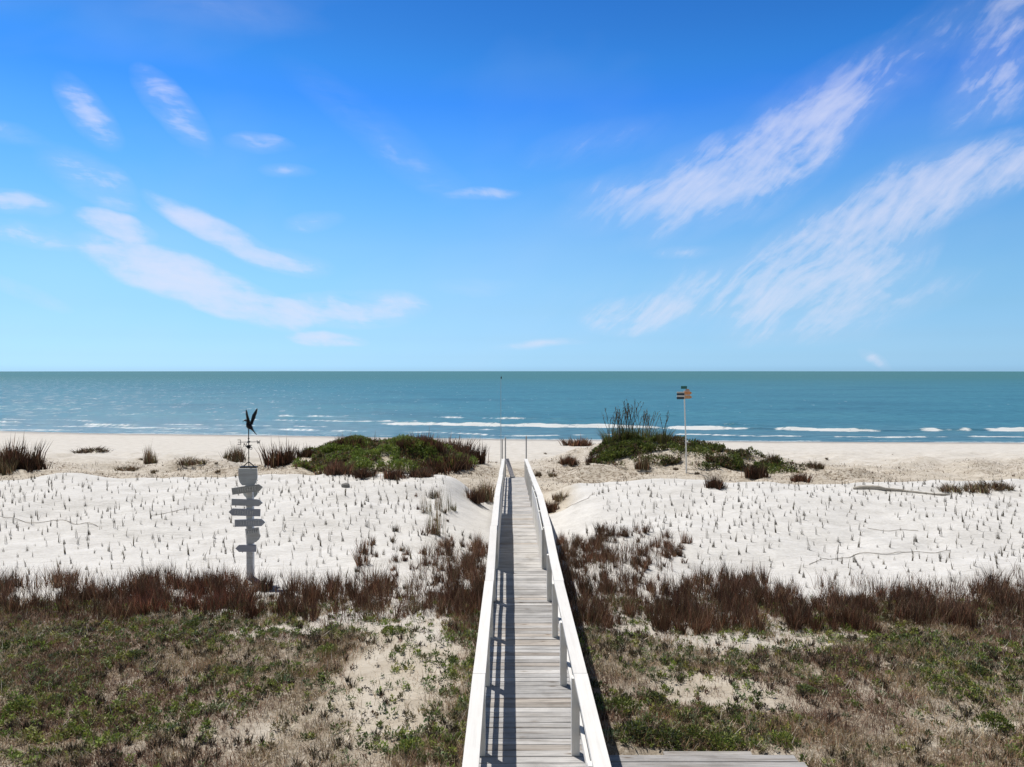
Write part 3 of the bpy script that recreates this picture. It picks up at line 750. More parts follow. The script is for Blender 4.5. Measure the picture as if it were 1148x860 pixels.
GR_VARS = [clump('grass_tuft', 330, .27, .74, BROWN, .0050), clump('grass_tuft', 270, .23, .66, BROWN, .0050), clump('grass_tuft', 330, .29, .66, RUST[:3] + BROWN, .0048),
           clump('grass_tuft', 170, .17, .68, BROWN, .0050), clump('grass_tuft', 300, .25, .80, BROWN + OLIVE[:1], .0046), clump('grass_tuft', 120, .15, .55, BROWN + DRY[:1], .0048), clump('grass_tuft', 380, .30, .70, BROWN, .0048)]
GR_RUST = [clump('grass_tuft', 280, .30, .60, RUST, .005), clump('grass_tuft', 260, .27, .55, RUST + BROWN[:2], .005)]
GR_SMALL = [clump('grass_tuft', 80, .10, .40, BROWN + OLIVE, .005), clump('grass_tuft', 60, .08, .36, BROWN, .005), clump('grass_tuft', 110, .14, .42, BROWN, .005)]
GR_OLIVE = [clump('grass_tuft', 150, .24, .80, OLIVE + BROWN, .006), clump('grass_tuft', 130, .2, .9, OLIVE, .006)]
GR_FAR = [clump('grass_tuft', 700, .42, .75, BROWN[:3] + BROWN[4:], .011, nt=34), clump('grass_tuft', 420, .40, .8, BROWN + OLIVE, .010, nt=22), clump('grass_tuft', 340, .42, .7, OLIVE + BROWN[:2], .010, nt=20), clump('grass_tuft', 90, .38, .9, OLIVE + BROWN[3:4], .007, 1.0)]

def place(me, x, y, label, group, sc=1.0, name='grass_clump', cat='grass clump', mat=None, zs=None, tilt=.0):
    o = bpy.data.objects.new(name, me); COL.objects.link(o)
    if len(me.materials) == 0: me.materials.append(mat or M_GRASS)
    o.location = (x, y, float(terr(x, y))); o.rotation_euler = (RNG.uniform(-tilt, tilt), RNG.uniform(-tilt, tilt), RNG.uniform(0, 6.28))
    o.scale = (sc, sc, zs if zs else sc)
    tag(o, label, cat, group)
    return o

def scatter(n, pxr, pyr, meshes, label, group, sc=(.85, 1.15), mind=.2, taper=None, acc=None, bias=None):
    pts = []; tries = 0
    while len(pts) < n and tries < n * 60:
        tries += 1
        px = random.uniform(*pxr); py = random.uniform(*pyr)
        if acc and not acc(px, py): continue
        x, y, z = P(px, py)
        if abs(x - .22) < .78: continue
        if any((x - a) ** 2 + (y - b) ** 2 < mind ** 2 for a, b in pts): continue
        pts.append((x, y))
        s_ = random.uniform(*sc)
        if taper: s_ *= taper(px, py)
        place(random.choice(meshes), x, y, label, group, s_, tilt=.08)
    return pts

occupied = []
# dense brown band left of the boardwalk
g1 = 'brown dune grass clumps in the band left of the boardwalk'
def lacc(px, py):
    top = np.interp(px, [0, 60, 110, 150, 200, 280, 330, 400, 440], [658, 658, 664, 660, 652, 655, 662, 655, 650]) + 16 * (vnoise(px / 17, 1.3, 5) - .5)
    return py > top and py < top + 34 and random.random() < (1.0 if vnoise(px / 22, 3.3, 8) > .33 else .22)
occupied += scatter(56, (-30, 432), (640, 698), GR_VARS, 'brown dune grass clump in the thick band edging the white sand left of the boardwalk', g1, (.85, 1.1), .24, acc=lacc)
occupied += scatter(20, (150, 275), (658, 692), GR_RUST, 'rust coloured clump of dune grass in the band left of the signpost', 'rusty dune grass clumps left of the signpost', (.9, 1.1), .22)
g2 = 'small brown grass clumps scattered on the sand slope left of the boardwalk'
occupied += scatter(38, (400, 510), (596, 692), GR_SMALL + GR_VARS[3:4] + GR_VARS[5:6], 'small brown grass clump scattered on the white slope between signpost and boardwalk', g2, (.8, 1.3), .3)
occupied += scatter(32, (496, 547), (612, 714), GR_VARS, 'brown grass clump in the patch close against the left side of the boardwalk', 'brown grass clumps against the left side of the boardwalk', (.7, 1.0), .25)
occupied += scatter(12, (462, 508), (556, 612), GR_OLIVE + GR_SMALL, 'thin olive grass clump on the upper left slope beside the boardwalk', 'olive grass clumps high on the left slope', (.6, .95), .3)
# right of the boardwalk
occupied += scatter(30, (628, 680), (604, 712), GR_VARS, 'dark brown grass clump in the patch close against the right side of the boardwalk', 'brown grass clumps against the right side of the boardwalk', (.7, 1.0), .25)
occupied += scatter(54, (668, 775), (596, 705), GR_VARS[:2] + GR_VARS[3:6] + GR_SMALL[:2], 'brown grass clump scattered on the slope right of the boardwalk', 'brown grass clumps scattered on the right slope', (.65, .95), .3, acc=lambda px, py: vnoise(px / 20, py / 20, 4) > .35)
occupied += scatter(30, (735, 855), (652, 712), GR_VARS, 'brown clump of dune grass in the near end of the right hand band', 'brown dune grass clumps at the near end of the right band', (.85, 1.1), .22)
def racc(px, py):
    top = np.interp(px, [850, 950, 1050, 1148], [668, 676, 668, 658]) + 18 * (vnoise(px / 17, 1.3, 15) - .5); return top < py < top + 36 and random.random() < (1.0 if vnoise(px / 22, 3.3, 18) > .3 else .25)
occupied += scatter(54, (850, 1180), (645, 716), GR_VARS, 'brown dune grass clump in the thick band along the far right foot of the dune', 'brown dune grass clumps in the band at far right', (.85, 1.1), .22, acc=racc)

# single clumps behind the crest, each described by its place
def far_clump(px, py, wpx, hpx, me, label, group=None, mat=None):
    x, y, z = P(px, py); k = y / F
    o = place(me, x, y, label, group, wpx * k / .85, zs=hpx * k / .52); return o
for a in [(14, 524, 46, 34, 0, 'largest dark grass clump on the small dune at the left edge, behind the white sand'),
          (33, 526, 34, 18, 0, 'low brown grass clump just right of the big clump at the left edge'),
          (4, 530, 30, 20, 1, 'low grass clump at the very left edge of the far dune'),
          (168, 520, 15, 22, 1, 'lone upright olive grass clump on the back beach, left of the signpost'),
          (262, 517, 26, 20, 1, 'olive grass clump behind the weathervane rod'),
          (318, 521, 40, 28, 0, 'round brown grass clump at the left end of the green mound'),
          (332, 526, 12, 18, 0, 'narrow brown grass clump low beside the left end of the green mound'),
          (388, 500, 30, 14, 0, 'brown grass clump on top of the green mound, left peak'),
          (470, 500, 32, 18, 0, 'brown grass clump on top of the green mound, right peak'),
          (505, 508, 40, 20, 0, 'wide brown grass clump on the right shoulder of the green mound'),
          (530, 519, 30, 26, 0, 'tall brown grass clump at the right end of the green mound'),
          (375, 531, 34, 18, 0, 'brown grass clump at the front foot of the green mound, left half'),
          (442, 536, 26, 14, 0, 'low brown grass clump at the front foot of the green mound, middle'),
          (492, 530, 46, 22, 0, 'broad brown grass clump at the front foot of the green mound, right half'),
          (541, 560, 30, 24, 1, 'brown grass clump in the hollow touching the left rail near the ramp'),
          (533, 563, 22, 20, 0, 'darker brown grass clump in the hollow left of the ramp'),
          (604, 536, 11, 16, 0, 'narrow dark grass clump right beside the right rail end'),
          (622, 529, 11, 14, 0, 'narrow dark grass clump a little right of the right rail end'),
          (639, 520, 20, 12, 0, 'low round grass clump on bare sand right of the rail ends'),
          (650, 500, 34, 11, 0, 'low rusty grass clump at the left end of the right dune'),
          (665, 519, 16, 9, 0, 'small low grass clump in front of the right dune'),
          (722, 525, 19, 19, 1, 'upright spiky grass clump in front of the right dune, left of the white pole'),
          (803, 547, 22, 16, 0, 'brown grass clump just over the crest, right of the white pole'),
          (849, 535, 28, 18, 0, 'brown grass clump on the right flank of the right dune'),
          (868, 517, 15, 10, 1, 'small olive grass clump at the right tip of the right dune'),
          (897, 540, 22, 12, 0, 'dark grass clump past the right end of the right dune'),
          (916, 525, 18, 9, 1, 'small grass clump on open sand right of the right dune'),
          (1010, 526, 6, 11, 1, 'single thin grass tuft on the right back beach'),
          (1068, 551, 26, 9, 1, 'low olive grass clump in the dip of the right crest, left one'),
          (1096, 551, 32, 12, 1, 'low olive grass clump in the dip of the right crest, middle one'),
          (1118, 548, 34, 11, 1, 'low olive grass clump in the dip of the right crest, right one'),
          (215, 520, 34, 8, 1, 'low sparse grass clump on the back beach just left of the signpost'),
          (140, 528, 26, 7, 1, 'low sparse grass clump on the back beach left of the lone upright one'),
          (105, 506, 40, 5, 1, 'thin flat grass patch on the beach at left'),
          (410, 503, 30, 16, 0, 'brown grass clump between the two peaks of the green mound, left'),
          (345, 512, 22, 14, 0, 'brown grass clump low on the left shoulder of the green mound'),
          (452, 502, 26, 14, 0, 'brown grass clump just left of the right peak of the green mound'),
          (488, 506, 30, 18, 0, 'brown grass clump just right of the right peak of the green mound'),
          (405, 534, 30, 12, 0, 'low brown grass clump at the front foot of the green mound, centre left'),
          (515, 524, 34, 20, 0, 'brown grass clump low on the right end of the green mound'),
          (470, 535, 30, 13, 0, 'low brown grass clump at the front foot of the green mound, centre right'),
          (487, 598, 26, 44, 3, 'tall olive grass clump high on the left slope, halfway between signpost and ramp'),
          (497, 572, 20, 30, 3, 'olive grass clump on the left crest near the ramp'),
          (478, 575, 16, 26, 3, 'thin olive grass clump on the left crest, a step further from the ramp'),
          (617, 574, 24, 16, 0, 'brown grass clump in the hollow touching the right rail near the ramp'),
          (629, 561, 20, 11, 1, 'low brown grass clump at the edge of the hollow right of the ramp'),
          (560, 0, 0, 0, 0, None),
          ]:
    if a[5] is None: continue
    far_clump(a[0], a[1], a[2], a[3], GR_FAR[a[4]] if a[2] > 12 else GR_SMALL[2], a[5])

gb = 'small grass tufts scattered over the sand behind the crest'
for k_ in range(46):
    r1, r2 = ((590, 900), (506, 545)) if k_ < 28 else ((100, 300), (512, 536)) if k_ < 40 else ((900, 1140), (506, 535))
    px, py = random.uniform(*r1), random.uniform(*r2); x, y, z = P(px, py)
    if y < 32 or abs(x - .22) < 1.2: continue
    s_ = random.uniform(.25, .6); place(random.choice(GR_FAR[1:3] + GR_SMALL), x, y, 'small grass tuft scattered among twigs on the sand behind the white crest', gb, s_, zs=s_ * 1.1)

# sea oats on the right dune
def sea_oats(nst, H):
    parts = []
    for i in range(nst):
        a = RNG.uniform(0, 6.28); r_ = .16 * math.sqrt(RNG.uniform()); b = np.array([[r_ * math.cos(a), r_ * math.sin(a), -.05]])
        h = np.array([H * RNG.uniform(.75, 1.0)]); az = np.array([RNG.uniform(-.8, .8) + (PI if RNG.uniform() < .35 else 0)]); ln = np.array([abs(RNG.normal(.05, .09))]); bn = np.array([RNG.uniform(.05, .35)])
        c = pal(1, [(.05, .045, .03), (.08, .065, .04)])
        parts.append(blades(b, h, az, ln, bn, np.array([.011]), np.array([.009]), c, side=np.array([0.])))
        d1 = np.array([math.sin(ln[0]) * math.cos(az[0]), math.sin(ln[0]) * math.sin(az[0]), math.cos(ln[0])]); d2 = np.array([math.sin(ln[0] + bn[0]) * math.cos(az[0]), math.sin(ln[0] + bn[0]) * math.sin(az[0]), math.cos(ln[0] + bn[0])])
        tt = np.linspace(.35, 1.0, 9); base = b + d1 * h * .5 + d2 * h[0] * .5 * tt[:, None]
        n = 9
        parts.append(blades(base, RNG.uniform(.08, .16, n), RNG.uniform(0, 6.28, n), RNG.uniform(.1, .6, n), np.full(n, .2), np.full(n, .005), np.full(n, .012), pal(n, [(.07, .05, .03), (.11, .085, .05)])))
    n = 160; th = RNG.uniform(0, 6.28, n); rr = .22 * np.sqrt(RNG.uniform(0, 1, n))
    parts.append(blades(np.stack([rr * np.cos(th), rr * np.sin(th), np.full(n, -.05)], 1), RNG.uniform(.35, .9, n), th, RNG.uniform(.05, .5, n), RNG.uniform(.1, .6, n), np.full(n, .008), np.full(n, .007), pal(n, OLIVE + GREEN)))
    return veg_mesh('sea_oats', parts)
OATS = [sea_oats(14, 1.5), sea_oats(8, 1.4), sea_oats(4, 1.3)]
for px, py, s_, k, lab in ((684, 495, 36, 1, 'leftmost tall sea oats on top of the right dune'), (696, 492, 34, 0, 'dense sea oats left of the tallest stand on the right dune'),
                         (706, 492, 40, 0, 'tallest and densest sea oats on top of the right dune'), (718, 492, 34, 1, 'sea oats just right of the tallest stand on the right dune'),
                         (728, 492, 30, 0, 'sea oats between the tallest stand and the leaning stalk on the right dune'), (744, 494, 34, 2, 'few leaning sea oats stalks nearest the white pole'),
                         (690, 500, 20, 1, 'short sea oats on the front slope of the right dune')):
    x, y, z = P(px, py + 3); o = place(OATS[k], x, y, lab, 'sea oats on the right dune', s_ * y / F / 1.22, name='sea_oats', cat='sea oats'); o.rotation_euler.z = random.uniform(-.5, .5)

# past 300 clumps the smallest in the picture become one mass
def to_mass(prefix, keep, name, label, cat, mat):
    obs = [o for o in COL.objects if o.name.split('.')[0] == prefix]
    loose = [o for o in obs if 'group' in o.keys()]; named = [o for o in obs if 'group' not in o.keys()]
    loose.sort(key=lambda o: -(o.scale[0] * max(v.co.z for v in o.data.vertices)) / o.location[1])
    cut = loose[keep - len(named):]; vs, cs = [], []
    for o in cut:
        me = o.data; n = len(me.vertices); co = np.empty(n * 3, np.float32); me.vertices.foreach_get('co', co); co = co.reshape(-1, 3)
        cc = np.empty(n * 4, np.float32); me.color_attributes['Col'].data.foreach_get('color', cc); cc = cc.reshape(-1, 4)[:, :3]
        M = np.array(Matrix.LocRotScale(o.location, o.rotation_euler, o.scale)); vs.append(co @ M[:3, :3].T + M[:3, 3]); cs.append(cc * random.uniform(.7, 1.3))
    v = np.concatenate(vs); c = np.concatenate(cs); n = len(v) // 5; i = np.arange(n)[:, None] * 5
    for o in cut: bpy.data.objects.remove(o)
    o = link_mesh(name, np_mesh(name, v, [i + np.array([[0, 1, 2, 3]]), i + np.array([[3, 2, 4]])], c), mat); tag(o, label, cat, kind='stuff')
to_mass('grass_clump', 297, 'small_grass_tufts', 'smallest brown grass tufts scattered thinly over the sand', 'grass tufts', M_GRASS)

# planted sprigs in rows over the white slope
def sprig(nb, H, R=.035):
    th = RNG.uniform(0, 6.28, nb); rr = R * np.sqrt(RNG.uniform(0, 1, nb))
    return veg_mesh('sprig', [blades(np.stack([rr * np.cos(th), rr * np.sin(th), np.full(nb, -.03)], 1), H * RNG.uniform(.4, 1, nb), RNG.normal(.3, 1.0, nb), np.abs(RNG.normal(.08, .2, nb)), RNG.uniform(0, .4, nb), np.full(nb, .0075), np.full(nb, .006), pal(nb, [(.11, .095, .065), (.14, .115, .08), (.20, .165, .115), (.075, .065, .045)]))])
SPR = [sprig(6, .32), sprig(8, .27), sprig(4, .38), sprig(3, .22), sprig(10, .30, .05), sprig(4, .30), sprig(7, .40, .03)]
cand = []
for side in (-1, 1):
    row = 0; y = 15.6
    while y < 29.0:
        x = .22 + side * (1.3 + (row % 2) * .24)
        while abs(x) < 24:
            jx = x + random.gauss(0, .06); jy = y + random.gauss(0, .07) + .10 * math.sin(x * .8)
            x += side * .36 * random.uniform(.88, 1.12)
            if abs(jx) / jy > .78 or random.random() < .10 + .5 * float(vnoise(jx * .35, jy * .35, 66)) ** 2: continue
            yy = jy + (float(fbm(jx * .16, 7.3, 9, 2)) - .5) * 1.3 + (.35 if jx > 0 else 0)
            if yy > 28.4: continue
            if abs(jx - .22) < 2.6 and jy > 22: continue
            bandy = 15.9 if jx < 0 else 16.1
            if jy < bandy: continue
            if any((jx - a) ** 2 + (jy - b) ** 2 < .04 for a, b in occupied): continue
            cand.append((jx, jy))
        y += .42; row += 1
cand.sort(key=lambda c: c[1])
for k, (x, y) in enumerate(cand[:290]):
    left = x < 0
    place(random.choice(SPR), x, y, 'thin planted grass sprig in the rows on the lower white slope ' + ('left' if left else 'right') + ' of the boardwalk',
          'planted grass sprigs on the white slope ' + ('left' if left else 'right') + ' of the boardwalk', random.uniform(.45, 1.0), 'grass_sprig', 'grass sprig', tilt=.15)
def inst_mesh(name, meshes, pts, scl, mat):
    """copies of small plants merged into one mesh (uncountable growth)"""
    data = []
    for me in meshes:
        n = len(me.vertices); co = np.empty(n * 3, np.float32); me.vertices.foreach_get('co', co); co = co.reshape(-1, 3)
        cc = np.empty(n * 4, np.float32); me.color_attributes['Col'].data.foreach_get('color', cc); cc = cc.reshape(-1, 4)[:, :3]
        data.append((co, cc))
    vs, cs = [], []
    for (x, y) in pts:
        co, cc = data[random.randrange(len(data))]; a = random.uniform(0, 6.28); s_ = random.uniform(*scl); ca, sa = math.cos(a), math.sin(a)
        w = co * s_; xy = np.stack([w[:, 0] * ca - w[:, 1] * sa + x, w[:, 0] * sa + w[:, 1] * ca + y, w[:, 2] + float(terr(x, y))], 1)
        vs.append(xy); cs.append(cc * random.uniform(.8, 1.2))
    v = np.concatenate(vs); c = np.concatenate(cs); n = len(v) // 5; i = np.arange(n)[:, None] * 5
    return link_mesh(name, np_mesh(name, v, [i + np.array([[0, 1, 2, 3]]), i + np.array([[3, 2, 4]])], c), mat)
o = inst_mesh('grass_sprigs', SPR, cand[290:], (.5, 1.05), M_GRASS); tag(o, 'many thin planted sprigs on the upper white slopes', 'grass sprigs', kind='stuff')

# sparse tall blades rising from the bands and filling between clumps
def ground_z(a): return terr(a[:, 0], a[:, 1])
def band_fill(name, n, test, H, cols, wid, label):
    x = RNG.uniform(-24, 24, n * 6); y = RNG.uniform(12, 19, n * 6); k = test(x, y) & (np.abs(x - .22) > .8) & (np.abs(x) < y * .8)
    x, y = x[k][:n], y[k][:n]; m_ = len(x); z = terr(x, y)
    c = pal(m_, cols, .3)
    me = veg_mesh(name, [blades(np.stack([x, y, z - .02], 1), RNG.uniform(.3, 1, m_) * H, RNG.uniform(0, 6.28, m_), np.abs(RNG.normal(.1, .25, m_)), RNG.uniform(0, .5, m_), np.full(m_, wid), np.full(m_, wid * .8), c, c * 1.3)])
    o = link_mesh(name, me, M_GRASS); tag(o, label, 'grass', kind='stuff')
def band_test(x, y):
    n = fbm(x * 1.9, y * 1.9, 61, 3)
    c = np.where(x < 0, np.interp(x, [-14, -3.5], [15.2, 15.2]), np.interp(x, [3, 8, 12], [14.7, 14.6, 15.1]))
    inb = (np.abs(y - c) < 1.1 + (n - .5) * 3) & ((x < -2.4) | (x > 2.9)) & (n > .5)
    inn = ((x > -2.2) & (x < -.6) & (y > 13.6) & (y < 19) & (n > .5)) | ((x > .95) & (x < 4.0) & (y > 13.6) & (y < 19) & (n > .55))
    return inb | inn
band_fill('dune_grass', 19000, band_test, .62, BROWN + RUST[:2] + OLIVE[:1] + DRY[:1], .0042, 'brown dune grass growing between the clumps of the bands')

# ground cover on the flat: dead stalks, litter and small green plants
def near_pts(n, y0=5.5, y1=15.4, seed=0):
    y = np.sqrt(RNG.uniform(y0 ** 2, y1 ** 2, n)); x = RNG.uniform(-.86, .86, n) * y
    k = (x < -.50) | (x > .95); k &= ~((x > .9) & (x < 3.28) & (y > 7.2) & (y < 8.6))
    return x[k], y[k]
x, y = near_pts(600000)
br = bare(x, y); dens = (.35 + 1.1 * fbm(x * .8, y * .8, 141, 3)) * (.45 + .9 * sstep(.35, .6, fbm(x * 4.5, y * 4.5, 143, 2))) * (1 - br * .93) * (1 - .6 * sstep(13.6, 15.2, y + (fbm(x, y, 3, 2) - .5) * 2))
k = RNG.uniform(0, 1, len(x)) < dens; x, y = x[k], y[k]; n = len(x)
patch = fbm(x * 1.1, y * 1.1, 151, 3)
c = pal(n, DRY, .25); dark = patch > .55; c[dark] = pal(int(dark.sum()), DRY[3:4] + DRY[1:2] + BROWN[3:4] + OLIVE[1:2] + DRY[:1], .3)
rust = fbm(x * .45, y * .7, 157, 3) > .53; c[rust] = pal(int(rust.sum()), [(.24, .14, .09), (.16, .09, .06), (.34, .25, .18), (.10, .06, .04)], .3)
h = RNG.uniform(.03, .17, n) * (.5 + 1.0 * patch)
m_ = 4500; kx = RNG.integers(0, n, m_); px_, py_ = x[kx], y[kx]
pale = blades(np.stack([px_, py_, terr(px_, py_) + .02], 1), RNG.uniform(.08, .24, m_), RNG.uniform(0, 6.28, m_), RNG.uniform(.4, 1.5, m_), RNG.uniform(-.3, .3, m_), np.full(m_, .0036), np.full(m_, .003), pal(m_, [(.55, .49, .39), (.42, .36, .28), (.60, .55, .46)], .15))
kx = RNG.integers(0, n, 2600); px_, py_ = x[kx], y[kx]; o_ = fbm(px_ * 1.3 + 50, py_ * 1.3, 181, 3) > .47; px_, py_ = px_[o_], py_[o_]
rep = np.repeat(np.arange(len(px_)), 26); m_ = len(rep); th = RNG.uniform(0, 6.28, m_); rr_ = RNG.uniform(0, .045, m_)
qx, qy = px_[rep] + rr_ * np.cos(th), py_[rep] + rr_ * np.sin(th)
darkp = blades(np.stack([qx, qy, terr(qx, qy)], 1), RNG.uniform(.04, .13, m_), th, RNG.uniform(.05, .7, m_), RNG.uniform(0, .5, m_), np.full(m_, .005), np.full(m_, .006), pal(m_, [(.045, .038, .028), (.03, .025, .02), (.07, .06, .035)], .3))
me = veg_mesh('dry_ground_cover', [pale, darkp, blades(np.stack([x, y, terr(x, y) - .01], 1), h, RNG.uniform(0, 6.28, n), np.abs(RNG.normal(.45, .45, n)).clip(0, 1.5), RNG.uniform(-.2, .7, n), np.full(n, .0032), np.full(n, .0028), c, c * 1.15)])
o = link_mesh('dry_ground_cover', me, M_GRASS); tag(o, 'tangle of dead grey brown stalks and litter over the flat in front', 'ground cover', kind='stuff')

def leafy(cx, cy, nleaf, R, H, cols, leafL=.045, leafW=.011):
    """leaf clusters for plant centres (vectorised)"""
    n = len(cx); rep = np.repeat(np.arange(n), nleaf); m_ = len(rep)
    th = RNG.uniform(0, 6.28, m_); rr = np.sqrt(RNG.uniform(0, 1, m_)) * R[rep]
    bx_, by_ = cx[rep] + rr * np.cos(th), cy[rep] + rr * np.sin(th)
    hz = H[rep] * (1 - (rr / R[rep]) ** 2 * .8) * RNG.uniform(.05, 1, m_)
    base = np.stack([bx_, by_, terr(bx_, by_) + hz], 1)
    pc = pal(n, cols, .25)[rep] * (1 + RNG.uniform(-.25, .3, (m_, 1)))
    L = leafL * RNG.uniform(.6, 1.4, m_); W = leafW * RNG.uniform(.7, 1.3, m_)
    return blades(base, L, th + RNG.normal(0, .8, m_), RNG.uniform(.2, 1.5, m_), RNG.uniform(-.3, .5, m_), W * .35, W, pc)
x, y = near_pts(24000, 6, 15.0)
br = bare(x, y); gn = fbm(x * .75 + 7, y * .75, 161, 3) + .25 * (fbm(x * 2.5, y * 2.5, 163, 2) - .5)
pr = sstep(.47, .62, gn) * .52 + .06
pr = np.maximum(pr, .8 * np.exp(-(((x - 2.3) / 1.1) ** 2 + ((y - 9.4) / .7) ** 2))); pr = np.maximum(pr, .7 * np.exp(-(((x + .9) / .3) ** 2 + ((y - 10.5) / 3) ** 2)))
pr = np.maximum(pr, .4 * np.exp(-(((x + 6.0) / 1.4) ** 2 + ((y - 9.3) / .9) ** 2)))
pr = np.maximum(pr, .5 * np.exp(-(((y - 12.9) / .8) ** 2)) * (x < -3.5)); pr = np.maximum(pr, .35 * np.exp(-(((y - 12.2) / .9) ** 2)) * (x > 1))
pr = np.maximum(pr, .42 * np.exp(-((y - 10.6) / 1.5) ** 2) * (x > 1) * sstep(.35, .55, gn)); k = RNG.uniform(0, 1, len(x)) < pr * (1 - br * .85); x, y = x[k], y[k]; n = len(x); print('green plants', n)
R_ = RNG.uniform(.02, .085, n); H_ = RNG.uniform(.03, .13, n)
lim = (x < -4.6) & (y < 10.2)
me = veg_mesh('green_ground_cover', [leafy(x[~lim], y[~lim], 30, R_[~lim], H_[~lim], GREEN + GREYG[:1] + OLIVE[1:2]), leafy(x[lim], y[lim], 30, R_[lim], H_[lim], GREEN[:2] + LIME + OLIVE[1:2])])
o = link_mesh('green_ground_cover', me, M_LEAF); tag(o, 'patchy low green plants among the dead stalks', 'ground cover', kind='stuff')
# tiny seedlings on bare sand
x, y = near_pts(4200, 7, 15.5); k = bare(x, y) > .3; k &= RNG.uniform(0, 1, len(x)) < .5; x, y = x[k], y[k]; n = len(x)
o = link_mesh('seedlings', veg_mesh('seedlings', [leafy(x, y, 16, RNG.uniform(.015, .05, n), RNG.uniform(.03, .09, n), GREYG + OLIVE[:1] + GREEN[2:3] + BROWN[2:3] + [(.05, .04, .03), (.04, .03, .025)], .035, .010)]), M_LEAF)
tag(o, 'tiny dark seedlings dotted over the bare sand patches', 'seedlings', kind='stuff')

# bushier green plants that stand out
def bush(nl, R, H, cols):
    cx = np.zeros(1); th = RNG.uniform(0, 6.28, nl); u = RNG.uniform(0, 1, nl) ** .5
    lump = 1 + .25 * np.sin(th * 3 + 1) + .15 * np.sin(th * 5)
    rr = u * R * lump; z = H * np.sqrt(np.clip(1 - u ** 2, 0, 1)) * RNG.uniform(.25, 1.05, nl)
    base = np.stack([rr * np.cos(th), rr * np.sin(th), z], 1); c = pal(nl, cols, .35)
    return veg_mesh('bush', [blades(base, RNG.uniform(.03, .07, nl), th + RNG.normal(0, .8, nl), RNG.uniform(.1, 1.4, nl), RNG.uniform(-.3, .5, nl), np.full(nl, .004), np.full(nl, .011), c)])
BU = [bush(800, .24, .20, GREEN), bush(1000, .28, .22, GREEN + LIME[:1]), bush(700, .22, .15, GREEN + GREYG)]
for px, py, s_, lab in ((715, 830, .95, 'bright green low bush beside the left end of the side platform'), (750, 838, .9, 'green low bush touching the back of the side platform, second from the boardwalk'),
                      (700, 800, .7, 'green low bush nearest the right rail in the foreground'), (778, 832, .7, 'green low bush behind the middle of the side platform'), (812, 845, .8, 'green low bush behind the right half of the side platform'),
                      (735, 790, .7, 'green low bush a little uphill of the side platform'), (880, 838, .55, 'small green bush at the right end of the side platform'), (1100, 760, .8, 'green low bush near the right edge of the flat'),
                      (1120, 820, .8, 'green low bush in the lower right corner'), (905, 780, .6, 'green low bush in the middle of the right flat'), (20, 800, .8, 'yellow green bush in the lower left corner'), (60, 790, .6, 'yellow green bush just right of the lower left corner'),
                      (150, 738, .6, 'green low bush in the middle of the left flat'), (305, 712, .6, 'green low bush below the signpost'), (365, 735, .6, 'green low bush between signpost and bare sand'), (437, 712, .6, 'green low bush at the top of the bare sand patch'),
                      (460, 845, .6, 'green low bush at the bottom of the bare sand patch'), (590, 0, 0, None), (215, 705, .55, 'green low bush just in front of the rusty grass'), (1020, 720, .6, 'green low bush just in front of the far right grass band')):
    if lab is None: continue
    x, y, z = P(px, py); place(random.choice(BU), x, y, lab, None, s_, 'low_bush', 'bush', M_LEAF)

# green mats on the far mounds
def mound_cover(name, n, tests, cols, label, H=.22, gap=.36):
    xs_, ys_ = [], []
    for mx, my, rx, ry, w in tests:
        m_ = int(n * w); a = RNG.uniform(0, 6.28, m_); r_ = np.sqrt(RNG.uniform(0, 1, m_)); xs_.append(mx + rx * r_ * np.cos(a)); ys_.append(my + ry * r_ * np.sin(a))
    x = np.concatenate(xs_); y = np.concatenate(ys_); k = fbm(x * .9, y * .9, 171, 3) > gap; x, y = x[k], y[k]; n = len(x)
    lump = fbm(x * 1.1, y * 1.1, 173, 3)
    cc = np.where(lump[:, None] > .52, pal(n, cols, .3), pal(n, GREEN[2:] + OLIVE + BROWN[:2], .3))
    z = terr(x, y) + H * (1.6 * lump) * RNG.uniform(0, 1, n)
    me = veg_mesh(name, [blades(np.stack([x, y, z], 1), RNG.uniform(.08, .2, n), RNG.uniform(0, 6.28, n), RNG.uniform(.1, 1.3, n), RNG.uniform(-.2, .5, n), np.full(n, .012), np.full(n, .032), cc)])
    o = link_mesh(name, me, M_LEAF); tag(o, label, 'ground cover', kind='stuff')
mound_cover('green_dune_cover', 60000, [(-7.2, 41.8, 4.9, 4.2, .8), (-10.0, 41.5, 2.2, 2.8, .2), (-4.0, 41.5, 2.2, 3.0, .12)], GREEN[:2] + LIME[1:] + GREEN[:2], 'green creeping plants covering the mound left of the boardwalk', .4)
mound_cover('green_dune_cover', 52000, [(7.6, 43.8, 3.0, 1.5, .30), (10.2, 44.4, 2.6, 1.3, .15), (13.0, 43.8, 2.2, .8, .07), (5.8, 42.5, 1.3, .8, .09), (11.8, 40.8, 1.0, .5, .05), (9.0, 40.3, .8, .3, .025), (13.8, 41.5, 1.5, .9, .08), (10.2, 39.5, 1.0, .4, .02), (12.0, 42.4, 3.0, 1.6, .05), (7.0, 40.8, 2.4, 1.2, .03), (14.5, 40.5, 2.0, 1.0, .03)], GREEN, 'dark green plants covering the dune right of the boardwalk', .3, .44)
